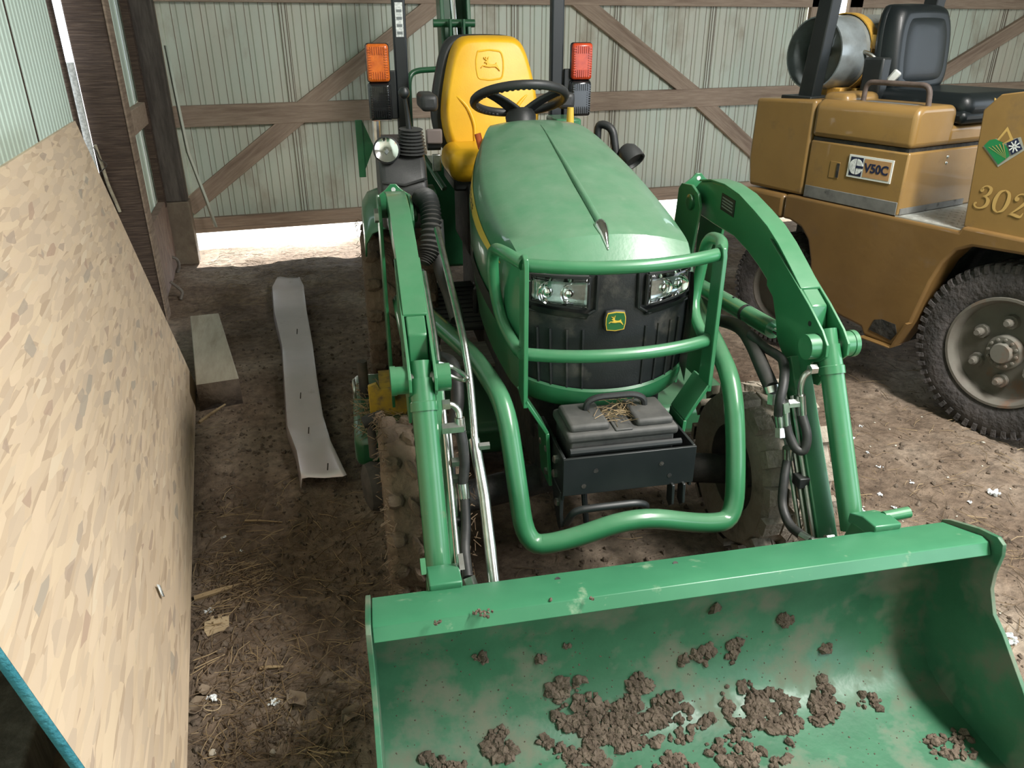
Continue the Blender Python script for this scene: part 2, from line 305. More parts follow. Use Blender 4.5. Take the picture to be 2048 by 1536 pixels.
def steel_wall(name, x0, x1, z0, z1, label):
    root = empty(name, ((x0 + x1) / 2, WY, 0)); inv = Vector((-(x0 + x1) / 2, -WY, 0)); tag(root, label, kind='structure')
    x = x0
    while x < x1 - .05:
        xe = min(x + .801, x1); o = obj('steel_sheet', sheet_strip(x, xe, 0, z0, z1, sgn=1, d=.008), SHEET, root, smooth=20); o.location = inv + Vector((0, WY + .045, 0))
        ms = MB()
        for k in (0, .018, .04): ms.box(x + k - .002, x + k + .002, -.003, .001, z0, z1)
        if x > x0: so = obj('sheet_seam', ms, SEAMD, root); so.location = inv + Vector((0, WY + .044, 0))
        mg = MB(); xx = x + .05
        while xx < xe - .03:
            mg.box(xx - .0022, xx + .0022, -.0008, .004, z0, z1); xx += .089
        go = obj('rib_groove_dirt', mg, GROOVE, root); go.location = inv + Vector((0, WY + .0445, 0))
        x = xe
    return root, inv
d1, inv = steel_wall('door_1', -.62, 4.26, .21, 3.0, 'big back barn door of ribbed pale steel with timber braces')
def bd(a, b, wd, th=.04, y=WY, mt=OLDWOODX, root=d1, iv=None, name='plank'):
    o = board(name, a, b, wd, th, y, mt, root); o.location = Vector(o.location) + (iv if iv is not None else inv); return o
bd((-.62, .945), (4.26, .985), .135); bd((-.62, 1.70), (4.36, 1.70), .14); bd((-.60, .235), (4.26, .255), .075, y=WY - .005); bd((-.60, .185), (4.26, .205), .03, th=.05, y=WY - .008)
bd((-.58, .345), (.27, .96), .115, y=WY + .004); bd((.20, .93), (1.30, 1.68), .115, y=WY + .004)
bd((2.24, 1.69), (3.36, .96), .115, y=WY + .004); bd((3.32, .98), (4.24, .30), .115, y=WY + .004)
bd((4.31, .2), (4.31, 2.9), .10, y=WY)
d2, inv2 = steel_wall('door_2', 4.66, 8.0, .21, 3.0, 'second pale steel barn door behind the yellow forklift')
for a, b, wd in (((4.62, .96), (8, .98), .135), ((4.62, 1.70), (8, 1.70), .14), ((4.68, .2), (4.68, 2.9), .13), ((4.7, .25), (8, .25), .08), ((5.55, 1.03), (6.75, 1.65), .12)):
    bd(a, b, wd, root=d2, iv=inv2, y=WY + (.004 if a[0] == 5.55 else 0))
wb = MB(); wb.box(-1.0, 8.0, WY + .06, WY + .1, 2.95, 3.5); wb.box(4.36, 4.56, WY + .10, WY + .2, 0, 3)
obj('wall_back', wb, SHEET)['kind'] = 'structure'
# left wall
wl = empty('wall_left', (-.86, 2, 0)); tag(wl, 'left barn wall of pale steel siding on dark posts', kind='structure'); il = Vector((.86, -2, 0))
def wpart(name, m, mt, bevel=.004, smooth=38): o = obj(name, m, mt, wl, bevel=bevel, smooth=smooth); o.location = il; return o
for a, b in ((-3.0, -.6), (-.6, 1.7), (1.7, 3.53), (3.53, 4.21)): wpart('steel_sheet', sheet_strip(a, b + .004, -.86, 0, 3.3, axis_='y', sgn=-1, pitch=.052, d=.004), SHEETL, bevel=0, smooth=20)
wpart('sheet_edge_strip', MB().box(-.875, -.845, 4.22, 4.27, .9, 3.3), DARKPOST)
wpart('conduit', MB().tube([(-.855, 4.335, .80), (-.855, 4.335, 1.33)], .030, 10), WHITE, bevel=0)
wpart('sheet_seam', MB().box(-.862, -.857, 3.52, 3.532, 0, 3.3), DARKPOST, bevel=0)
wpart('gap_filler', MB().box(-.875, -.85, 4.27, 4.39, -.1, .95), DARKPOST)
for a, b in ((4.53, 5.05), (5.05, 5.40), (5.40, 6.3)): wpart('steel_sheet', sheet_strip(a, b - .002, -.745, .05, 3.3, axis_='y', sgn=-1, pitch=.17, d=.006), SHEETL, bevel=0, smooth=20)
wpart('post', MB().box(-.835, -.665, 4.39, 4.54, -.1, 3.3), DARKPOST, bevel=.008)
wpart('post_edge_board', MB().box(-.664, -.652, 4.395, 4.54, -.05, 3.3), OLDWOOD)
wpart('post', MB().box(-.70, -.565, 5.58, 5.70, .42, 3.3), DARKPOST2, bevel=.008)
wpart('post_sleeve', MB().box(-.71, -.555, 5.57, 5.705, -.1, .42), mat('pale_post_wood', (.20, .165, .12), (.14, .11, .08), 6, rough=.9, bump=.3, bscale=20, dirt=(.08, .06, .045), dscale=5, dlo=.5, dhi=.65), bevel=.006)
wpart('post_edge_board', MB().box(-.738, -.692, 5.50, 5.579, .4, 3.3), DARKPOST)
wpart('girt', MB().box(-.742, -.70, 4.545, 5.57, .93, 1.06), OLDWOODX); wpart('girt', MB().box(-.742, -.70, 4.545, 5.57, 1.70, 1.83), OLDWOODX)
wpart('kick_board', MB().box(-.742, -.695, 4.545, 5.57, -.02, .44), mat('red_worn_wood', (.26, .19, .15), (.16, .105, .085), 5, .35, .65, rough=.85, stretch=(4, 4, 2), bump=.3, bscale=8, dirt=(.30, .12, .08), dscale=3, dlo=.6, dhi=.75))
wpart('latch', MB().box(-.742, -.735, 4.90, 4.93, 1.20, 1.31), SAND)
# roof and the other walls, with the open doorways
obj('ceiling', MB().box(-1.1, 8.1, -3.1, 6.1, 3.3, 3.36), CONC)['kind'] = 'structure'
wr = MB(); wr.box(7.0, 7.06, 1.8, 6.1, 0, 3.3); wr.box(7.0, 7.06, -3, -2.2, 0, 3.3); wr.box(7.0, 7.06, -2.2, 1.8, 2.9, 3.3); obj('wall_right', wr, SHEET)['kind'] = 'structure'
wf = MB(); wf.box(-1, 2.6, -3.06, -3, 0, 3.3); wf.box(5.6, 7, -3.06, -3, 0, 3.3); wf.box(2.6, 5.6, -3.06, -3, 2.9, 3.3); obj('wall_front', wf, SHEET)['kind'] = 'structure'
# torn strip of flashing hanging by the far post
m = MB(); prof = [(-.545, 1.38), (-.538, 1.15), (-.53, .95), (-.52, .74), (-.49, .60), (-.455, .44), (-.42, .25)]
rows = [[Vector((x + dx, 5.66 - .02 * k - .03 * (dx > 0), z)) for dx in (0, .012, .026)] for k, (x, z) in enumerate(prof)]
m.grid(rows); tag(obj('torn_flashing', m, SHEET, solid=.002), 'torn pale metal flashing hanging beside the far post', 'flashing')

# ================================================================= TRACTOR
T = empty('tractor', (TF.o.x, TF.o.y, 0), R(TF.deg))
tag(T, 'green compact tractor with yellow seat, front loader bucket and backhoe', 'tractor')
def part(name, m, mt, parent=None, **k): return obj(name, m, mt, parent or T, **k)
def tp(x, y, **k): return TF.at(x, y, **k)

# ---- hood
ST = [  # Y, half width of crease, centre z, crease z, flare, lower z
    (.93, .135, 1.165, 1.150, .01, .96), (.90, .155, 1.188, 1.172, .018, .94), (.82, .188, 1.184, 1.150, .03, .86), (.72, .212, 1.165, 1.118, .04, .78), (.60, .232, 1.134, 1.082, .045, .70),
    (.48, .243, 1.104, 1.050, .045, .66), (.36, .247, 1.072, 1.020, .043, .64), (.24, .245, 1.040, .994, .038, .62), (.12, .238, 1.006, .968, .030, .60), (.075, .234, .988, .955, .024, .59)]
NOSE = (.0, .224, .916, .896, .008, .58)
def catrow(i, t):
    P = [Vector(ST[max(0, min(len(ST) - 1, i + k))]).to_tuple() if False else ST[max(0, min(len(ST) - 1, i + k))] for k in (-1, 0, 1, 2)]
    return [.5 * (2 * b + (c - a) * t + (2 * a - 5 * b + 4 * c - d) * t * t + (3 * b - a - 3 * c + d) * t ** 3) for a, b, c, d in zip(*P)]
stations = []
for i in range(len(ST) - 1):
    for k in range(3): stations.append(catrow(i, k / 3))
stations.append(list(ST[-1]))
rows = []
for Y, wv, zc, ze, fl_, zl in stations + [NOSE]:
    half = []
    for k in range(7):
        u = k / 6; half.append((wv * u, zc - (zc - ze) * (u ** 2.2)))
    half += [(wv + fl_ * .30, ze - .016), (wv + fl_ * .7, ze - .05), (wv + fl_, ze - .11), (wv + fl_ * .95, (ze - .11 + zl) / 2), (wv + fl_ * .6, zl)]
    rows.append([Vector((-x, Y, z)) for x, z in half[::-1]] + [Vector((x, Y, z)) for x, z in half[1:]])
m = MB(); m.grid(rows[:-1]); hood = part('hood', m, HOOD, smooth=40)
m = MB(); m.grid([[a.lerp(b, t) for a, b in zip(rows[-2], rows[-1])] for t in (0, .5, 1)]); part('nose_facet', m, HOOD, hood, smooth=40)
stations.append(list(NOSE))
# raised centre ridge and ornament
def hz(Y):
    for a, b in zip(stations, stations[1:]):
        if a[0] >= Y >= b[0]: t = (a[0] - Y) / (a[0] - b[0]); return a[2] + (b[2] - a[2]) * t
    return .93
rp = [(0, .80 - .70 * k / 14, hz(.80 - .70 * k / 14) + .000) for k in range(15)]
part('hood_ridge', MB().tube(rp, [.002 + .0085 * min(1, k / 9) for k in range(15)], 10), HOOD, hood)
m = MB(); rows = []
for k in range(9):
    Y = .115 - .075 * k / 8; hw = .017 * (1 - (k / 8) ** 1.6) + .0006
    rows.append([Vector((hw * a, Y, hz(Y) + .001 + .014 * (1 - k / 8 * .8) * (1 - a * a))) for a in (-1, -.6, -.2, .2, .6, 1)])
m.grid(rows); part('hood_ornament', m, CHROME, hood, solid=.002)
# yellow side stripe and lettering, both sides
def side_pt(s, Y, f, off=.0015):   # f 0..1 from crease to 0.2 below it on the hood side
    for a, b in zip(stations, stations[1:]):
        if a[0] >= Y >= b[0]: t = (a[0] - Y) / (a[0] - b[0]); q = [p + (r - p) * t for p, r in zip(a, b)]; break
    else: q = stations[-1]
    _, wv, zc, ze, fl_, zl = q; pts = [(wv + fl_ * .3, ze - .016), (wv + fl_ * .7, ze - .05), (wv + fl_, ze - .11), (wv + fl_ * .95, (ze - .11 + zl) / 2)]
    u = f * 3; i = min(2, int(u)); u -= i; x = pts[i][0] + (pts[i + 1][0] - pts[i][0]) * u; z = pts[i][1] + (pts[i + 1][1] - pts[i][1]) * u
    return Vector((s * (x + off), Y, z))
for s in (-1, 1):
    m = MB(); rows = []
    for k in range(20):
        Y = .84 - .70 * k / 19; f0 = .30 + .10 * (k / 19); wd = .30 * (1 - k / 19) ** .6 + .015
        rows.append([side_pt(s, Y, f0 + wd * j / 3) for j in range(4)])
    m.grid(rows); part('yellow_stripe', m, DECALY, hood)
    for k, chx in enumerate('JOHN DEERE'):
        if chx != ' ': part('side_letter', text_mb(chx, .045, lambda x, y, z: side_pt(s, .66 + s * (x + (k - 4.5) * .034), .50 - y * 4.2, .003 + z * .2), .001), BLACKP, hood, smooth=0)
    m = MB(); rows = []
    for k in range(14):
        Y = .52 - .46 * k / 13; rows.append([side_pt(s, Y, .86 + .12 * j, .004) for j in range(2)])
    m.grid(rows); part('side_vent', m, BLACKP, hood)
# ---- grille
def gy_(x, z): return -.052 + .085 * (abs(x) / .235) ** 2.4 + .02 * ((.93 - z) / .35) ** 2 * 0
m = MB(); rows = []
zs = [.925 - .345 * k / 16 for k in range(17)]; xs = [-.232 + .464 * k / 48 for k in range(49)]
for z in zs:
    tap = 1 - .06 * ((.93 - z) / .35) ** 2; rows.append([Vector((x * tap, gy_(x, z), z)) for x in xs])
m.grid(rows); grille = part('grille', m, GRILLE, smooth=50)
for x in (-.195, -.165, -.125, -.085, .085, .125, .165, .195):
    part('grille_rib', MB().tube([(x, gy_(x, .8) - .001, .775), (x * .985, gy_(x, .7) - .001, .69), (x * .96, gy_(x, .62) - .001, .605)], .0045, 6), GRILLE, grille)
# top cap joining hood nose and grille
m = MB(); rows = []
for k in range(6):
    t = k / 5; rows.append([Vector((x, gy_(x, .93) * t + .004 * (1 - t), .930 + .006 * (1 - t) - .010 * t * t - .008 * (abs(x) / .23) ** 2 * (1 - t))) for x in xs])
m.grid(rows); part('nose_cap', m, HOOD, hood)
for s in (-1, 1):
    x0, x1 = (s * .078, s * .212); xs_ = [x0 + (x1 - x0) * k / 12 for k in range(13)]
    m = MB(); zt, zb = .912, .838
    def zlow(x): return zb + .010 * abs((x - x0) / (x1 - x0)) * 1.2
    m.grid([[Vector((x, gy_(x, .87) - .006, zt - (zt - zlow(x)) * j / 4)) for x in xs_] for j in range(5)])
    hl = part('headlight', m, LAMPGL, grille)
    for q, rr_ in ((.33, .026), (.70, .030)):
        xc = x0 + (x1 - x0) * q; part('reflector', MB().lathe([(rr_, .004), (rr_ * .8, -.002), (rr_ * .45, -.004), (rr_ * .42, .003), (rr_ * .25, .006), (0, .007)], (xc, gy_(xc, .87) - .008, .874), (0, -1, 0), 20, c0=False), CHROME, hl)
    m = MB(); m.grid([[Vector((x, gy_(x, .87) - .013, zt - (zt - zlow(x)) * j / 4)) for x in xs_] for j in range(5)])
    part('lens', m, GLASS, hl, solid=.002)
    m = MB(); out = [Vector((x, gy_(x, .87) - .008, zt + .004)) for x in xs_] + [Vector((x, gy_(x, .87) - .008, zlow(x) - .004)) for x in xs_[::-1]]
    m.tube(out + [out[0]], .006, 6); part('bezel', m, BLACKP, hl)
    m = MB(); m.grid([[Vector((x, gy_(x, .87) - .004 - .02 * (1 - j), zlow(x) - .012 - .022 * j)) for x in xs_] for j in range(2)])
    part('brow_shelf', m, GRILLE, hl)
    sx = [s * .05, s * .066, s * .062]; part('bezel_edge', MB().tube([(s * .054, gy_(.05, 0) - .004, .92), (s * .056, gy_(.05, 0) - .005, .83), (s * .085, gy_(.085, 0) - .006, .812), (s * .215, gy_(.215, 0) - .006, .822)], .0055, 6), GRILLE, hl)
m = MB(); rows = []
for z, off in ((.606, -.004), (.600, -.010), (.585, -.010), (.550, .004), (.535, .03)):
    rows.append([Vector((x * .955, gy_(x, .6) + off, z + .022 * (abs(x) / .23) ** 2)) for x in xs])
m.grid(rows); part('grille_lower_lip', m, GREEN)
# deer emblem
DEER = [(-.60, .36), (-.42, .50), (-.36, .52), (-.62, .72), (-.66, .92), (-.54, .76), (-.44, .70), (-.46, .95), (-.36, .72), (-.28, .60), (-.22, .90), (-.08, .98), (-.16, .80), (-.20, .52), (-.18, .34), (-.06, .18), (.22, .10), (.50, .16), (.60, .32), (.66, .30), (.66, .12), (.74, -.04), (.84, -.26), (1.0, -.58), (.92, -.60), (.74, -.36), (.52, -.16), (.18, -.16), (-.08, -.20), (-.30, -.16), (-.52, -.12), (-.70, -.04), (-.92, -.26), (-.98, -.20), (-.76, .06), (-.60, .02), (-.36, .10), (-.40, .28), (-.52, .28)]
SHIELD = [(-.85, .95), (0, 1.06), (.85, .95), (1.0, .4), (1.0, -.3), (.88, -.95), (0, -1.08), (-.88, -.95), (-1.0, -.3), (-1.0, .4)]
ex, ez, es = -.006, .800, .0275; ey = gy_(0, 0)
emb = part('emblem', MB().prism([(ex + a * es * 1.1, ez + b * es) for a, b in SHIELD], XZ, ey - .014, ey), BLACKP, grille, bevel=.004)
part('emblem_border', MB().prism([(ex + a * es * .96, ez + b * es * .88) for a, b in SHIELD], XZ, ey - .0155, ey - .01), DECALY, emb)
part('emblem_field', MB().prism([(ex + a * es * .88, ez + b * es * .79) for a, b in SHIELD], XZ, ey - .0165, ey - .01), EMBG, emb)
part('emblem_deer', MB().prism([(ex + a * es * .72, ez + b * es * .60) for a, b in DEER], XZ, ey - .018, ey - .012), DECALY, emb, smooth=0)

# ---- brush guard
guard = None
for s in (-1, 1):
    poly = [(-.115, .965), (-.108, .985), (-.090, .993), (-.070, .985), (-.062, .965), (-.055, .62), (-.115, .60)]
    m = MB(); m.prism(poly, YZ, s * .243, s * .255)
    g = part('guard_upright', m, GREEN, bevel=.002)
    if s < 0: guard = g
    m = MB()
    P = [(s * .249, .62), (s * .190, .52), (s * .178, .36)]
    for a, b in zip(P, P[1:]):
        d = Vector((b[0] - a[0], b[1] - a[1])).normalized(); n = Vector((-d.y, d.x)) * .005
        m.prism([(a[0] - n.x, a[1] - n.y), (a[0] + n.x, a[1] + n.y), (b[0] + n.x, b[1] + n.y), (b[0] - n.x, b[1] - n.y)], XZ, -.115, -.02)
    part('guard_foot', m, GREEN, bevel=.002)
    for y, z in ((-.10, .47), (-.04, .46), (-.10, .40)):
        part('bolt', MB().lathe([(.011, 0), (.011, .007), (.006, .010)], (s * .184, y, z), (s, 0, 0), 6), STEEL)
    lp = rnd([(s * .25, -.085, .968), (s * .285, -.02, .982), (s * .295, .09, .965), (s * .290, .10, .86), (s * .272, .09, .765), (s * .255, -.02, .728), (s * .25, -.085, .738)], .06)
    part('guard_side_hoop', MB().tube(lp, .016, 12), GREEN)
for zc_, bow in ((.966, .052), (.738, .045)):
    pts = [(x, -.085 - bow * (1 - (abs(x) / .25) ** 2.2), zc_ - .004 * (1 - (x / .25) ** 2)) for x in [-.25 + .5 * k / 16 for k in range(17)]]
    part('guard_bar', MB().tube(pts, .0165, 14), GREEN)
# ---- loader frame tube looping under the nose
half = [(.49, .60, .665), (.43, .42, .668), (.345, .08, .665), (.305, -.13, .63), (.295, -.21, .48), (.282, -.275, .30), (.20, -.29, .305), (.0, -.295, .362)]
loop = [(-x, y, z) for x, y, z in half] + half[::-1][1:]
part('front_loop_tube', MB().tube(rnd(loop, .085, 6), .0255, 16), GREEN)
# ---- battery tray
m = MB(); m.box(-.175, .178, -.222, -.214, .395, .503)
tray = part('battery_tray', m, BLACKM, bevel=.0015)
for x in (-.175, .170): part('tray_side', MB().box(x, x + .008, -.214, .02, .38, .503), BLACKM, tray, bevel=.0015)
part('tray_floor', MB().box(-.167, .17, -.214, .02, .40, .408), BLACKM, tray)
for x, z in ((-.09, .462), (-.12, .42), (.085, .462), (.11, .424)): part('tray_hole', MB().disc((x, -.2225, z), (0, -1, 0), .0065, .0006, 12), DARKENG, tray)
for y, z in ((-.16, .47), (-.155, .425), (-.19, .36)): part('bolt', MB().lathe([(.012, 0), (.012, .008), (.006, .012)], (-.175, y, z), (-1, 0, 0), 6), STEEL, tray)
part('hitch_bracket', MB().prism([(-.21, .40), (-.21, .33), (-.225, .305), (-.215, .288), (-.195, .288), (-.15, .33), (-.12, .40)], YZ, -.178, -.168), BLACKM, bevel=.002)
for x in (.115, .145): part('clevis', MB().prism([(-.235, .40), (-.24, .345), (-.225, .33), (-.205, .34), (-.20, .40)], YZ, x, x + .008), BLACKM, bevel=.002)
part('hitch_rod', MB().tube(rnd([(-.162, -.225, .315), (-.150, -.245, .365), (-.10, -.25, .37), (.02, -.25, .37), (.05, -.24, .35), (.05, -.2, .31)], .03), .010, 10), BLACKM)
part('tow_pin', MB().tube([(-.11, -.19, .395), (-.105, -.21, .30)], .008, 8), BLACKM)
# battery
bt = part('battery', MB().box(-.150, .125, -.195, -.045, .41, .535), BATT, bevel=.006)
part('battery_lid', MB().box(-.160, .135, -.20, -.04, .530, .556), BATT, bt, bevel=.010, seg=3)
for a, b in ((-.150, -.045), (.025, .125)): part('lid_cap', MB().box(a, b, -.185, -.055, .550, .574), BATT, bt, bevel=.010, seg=3)
part('vent_plug', MB().box(-.035, .012, -.196, -.13, .552, .560), BATT, bt, bevel=.003)
part('battery_handle', MB().tube(rnd([(-.085, -.10, .555), (-.085, -.10, .595), (-.055, -.10, .607), (.045, -.10, .607), (.075, -.10, .592), (.075, -.10, .555)], .02), .009, 8), BLACKP, bt)
part('battery_clamp', MB().tube([(-.155, -.205, .513), (.14, -.205, .513)], .009, 8), BLACKM, bt)
def sprigs(n, f, r, mt, name, parent, seed=1):
    random.seed(seed); m = MB()
    for _ in range(n):
        p, ln = f(); a = random.uniform(0, 6.28); e = random.uniform(-.25, .5); d = Vector((math.cos(a) * math.cos(e), math.sin(a) * math.cos(e), math.sin(e))) * ln
        m.tube([p - d * .5, p + d * .5 + Vector((0, 0, random.uniform(-.003, .003)))], r, 3, cap=False)
    o = part(name, m, mt, parent); o['kind'] = 'stuff'; return o
sprigs(90, lambda: (Vector((random.gauss(-.012, .028), random.gauss(-.11, .03), random.uniform(.558, .585))), random.uniform(.02, .06)), .0008, STRAW, 'straw_nest', bt)

# ---- chassis and engine mass
part('engine_block', MB().box(-.19, .19, .06, .90, .40, .88), DARKENG, bevel=.02)
for s in (-1, 1): part('frame_rail', MB().box(s * .17 - .012, s * .17 + .012, -.03, 1.3, .30, .46), DARKENG, bevel=.004)
part('front_axle', MB().tube([(-.42, .03, .255), (-.15, .03, .30), (.15, .03, .30), (.42, .03, .255)], .045, 12), DARKENG)
part('transmission', MB().box(-.15, .15, .9, 1.75, .30, .62), DARKENG, bevel=.02)
part('rear_axle', MB().tube([(-.42, 1.45, .36), (.42, 1.45, .36)], .06, 12), DARKENG)
part('dash_cowl', MB().prism([(.92, 1.16), (1.08, 1.13), (1.12, .85), (1.02, .46), (.90, .46)], YZ, -.14, .14), BLACKP, bevel=.02)
for s in (-1, 1):
    fp = part('foot_platform', MB().box(min(s * .12, s * .44), max(s * .12, s * .44), .92, 1.5, .42, .44), BLACKP, bevel=.006)
    for k in range(9): part('tread_rib', MB().box(min(s * .15, s * .42), max(s * .15, s * .42), .96 + .055 * k, .975 + .055 * k, .44, .446), BLACKP, fp)
    part('platform_step', MB().box(min(s * .17, s * .36), max(s * .17, s * .36), .70, .92, .36, .375), mat('dusty_step', (.16, .15, .125), (.10, .09, .075), 8, rough=.8, stretch=(1, 9, 1)), bevel=.004)
part('brake_pedal', MB().tube([(-.20, 1.02, .46), (-.20, 1.0, .56), (-.16, .99, .60)], .012, 8), BLACKM)
for k, z in enumerate((.60, .57, .54)): part('pedal_symbol', MB().box(-.160, -.150, .897, .899, z, z + .014), WHITE)
part('seat_base', MB().box(-.18, .14, 1.30, 1.75, .60, .90), DARKENG, bevel=.02)

# ---- wheels
def lug_block(m, cx, cy, cz, r0, r1, cells):
    # each cell: list of (axial, angle) polygon points; raised from r0 to r1 about the X axis
    for poly in cells:
        lo = [Vector((cx + a, cy + math.cos(t) * r0, cz + math.sin(t) * r0)) for a, t in poly]
        c = Vector((sum(p[0] for p in poly) / len(poly), sum(p[1] for p in poly) / len(poly)))
        hi = [Vector((cx + (c.x + (a - c.x) * .86), cy + math.cos(c.y + (t - c.y) * .86) * r1, cz + math.sin(c.y + (t - c.y) * .86) * r1)) for a, t in poly]
        n = len(poly); m.add(lo + hi, [tuple(range(n, 2 * n))] + [(i, (i + 1) % n, n + (i + 1) % n, n + i) for i in range(n)])
def ag_wheel(name, cx, cy, r, hw, rim, nl, mt, lugh, sides=1):
    m = MB(); rb = r - lugh
    prof = [(rim, -hw * .82), (rim + .02, -hw * .95), (rb * .80, -hw), (rb * .93, -hw * .97), (rb * .985, -hw * .80), (rb, -hw * .4), (rb * 1.004, 0), (rb, hw * .4), (rb * .985, hw * .80), (rb * .93, hw * .97), (rb * .80, hw), (rim + .02, hw * .95), (rim, hw * .82)]
    m.lathe(prof, (cx, cy, r), (1, 0, 0), 56, closed=True)
    cells = []
    st = 2 * math.pi / nl
    for k in range(nl):
        for s in (-1, 1):
            t0 = k * st + (0 if s < 0 else st * .5); w_ = st * .25
            # Z-shaped lug: shoulder bar, slanted middle, short centre bar
            P = [(hw * 1.0, 0), (hw * .45, 0), (hw * .10, st * .42), (-hw * .12, st * .42)]
            for (a0, u0), (a1, u1) in zip(P, P[1:]):
                cells.append([(s * a0, t0 + u0 - w_), (s * a1, t0 + u1 - w_), (s * a1, t0 + u1 + w_), (s * a0, t0 + u0 + w_)])
    lug_block(m, cx, cy, r, rb * .97, r, cells)
    o = part(name, m, mt, smooth=30)
    if mt is MUDT:
        tx = bpy.data.textures.get('mud_lumps') or bpy.data.textures.new('mud_lumps', 'CLOUDS'); tx.noise_scale = .035
        md = o.modifiers.new('sub', 'SUBSURF'); md.levels = md.render_levels = 1
        md = o.modifiers.new('lumps', 'DISPLACE'); md.texture = tx; md.texture_coords = 'LOCAL'; md.strength = .010; md.mid_level = .5
    for s in (-1, 1):
        part('rim', MB().lathe([(rim + .012, s * hw * .86), (rim, s * hw * .80), (rim * .92, s * hw * .45), (rim * .5, s * hw * .35), (rim * .3, s * hw * .42), (0, s * hw * .42)], (cx, cy, r), (1, 0, 0), 36, c0=False), RIMD, o)
        for k in range(5):
            a = 2 * math.pi * k / 5; part('lug_nut', MB().disc((cx + s * hw * .36, cy + .06 * math.cos(a), r + .06 * math.sin(a)), (s, 0, 0), .010, .02, 6), RIMD, o)
    return o
ag_wheel('front_wheel', .515, .03, .258, .108, .135, 15, TYREM, .020)
ag_wheel('front_wheel', -.515, .03, .258, .108, .135, 15, MUDT, .022)
ag_wheel('rear_wheel', .47, 1.47, .36, .15, .17, 17, TYREM, .025)
ag_wheel('rear_wheel', -.475, 1.47, .365, .15, .17, 17, MUDT, .018)
# straw and mud fringe stuck on the left tyres
random.seed(3); m = MB()
for _ in range(700):
    w_ = random.random()
    if w_ < .7: cy, r, x = .03, .26, random.choice((-.62, -.61, -.41)) + random.gauss(0, .006)
    else: cy, r, x = 1.47, .366, -.625 + random.gauss(0, .008)
    t = random.uniform(0, 6.28); p = Vector((x, cy + math.cos(t) * r, r + math.sin(t) * r)); d = Vector((random.uniform(-1, 1), random.uniform(-1, 1), random.uniform(-1, .4))).normalized() * random.uniform(.008, .03)
    if p.z > .02: m.tube([p, p + d], .0012, 3, cap=False)
part('mud_straw_fringe', m, STRAWD)['kind'] = 'stuff'

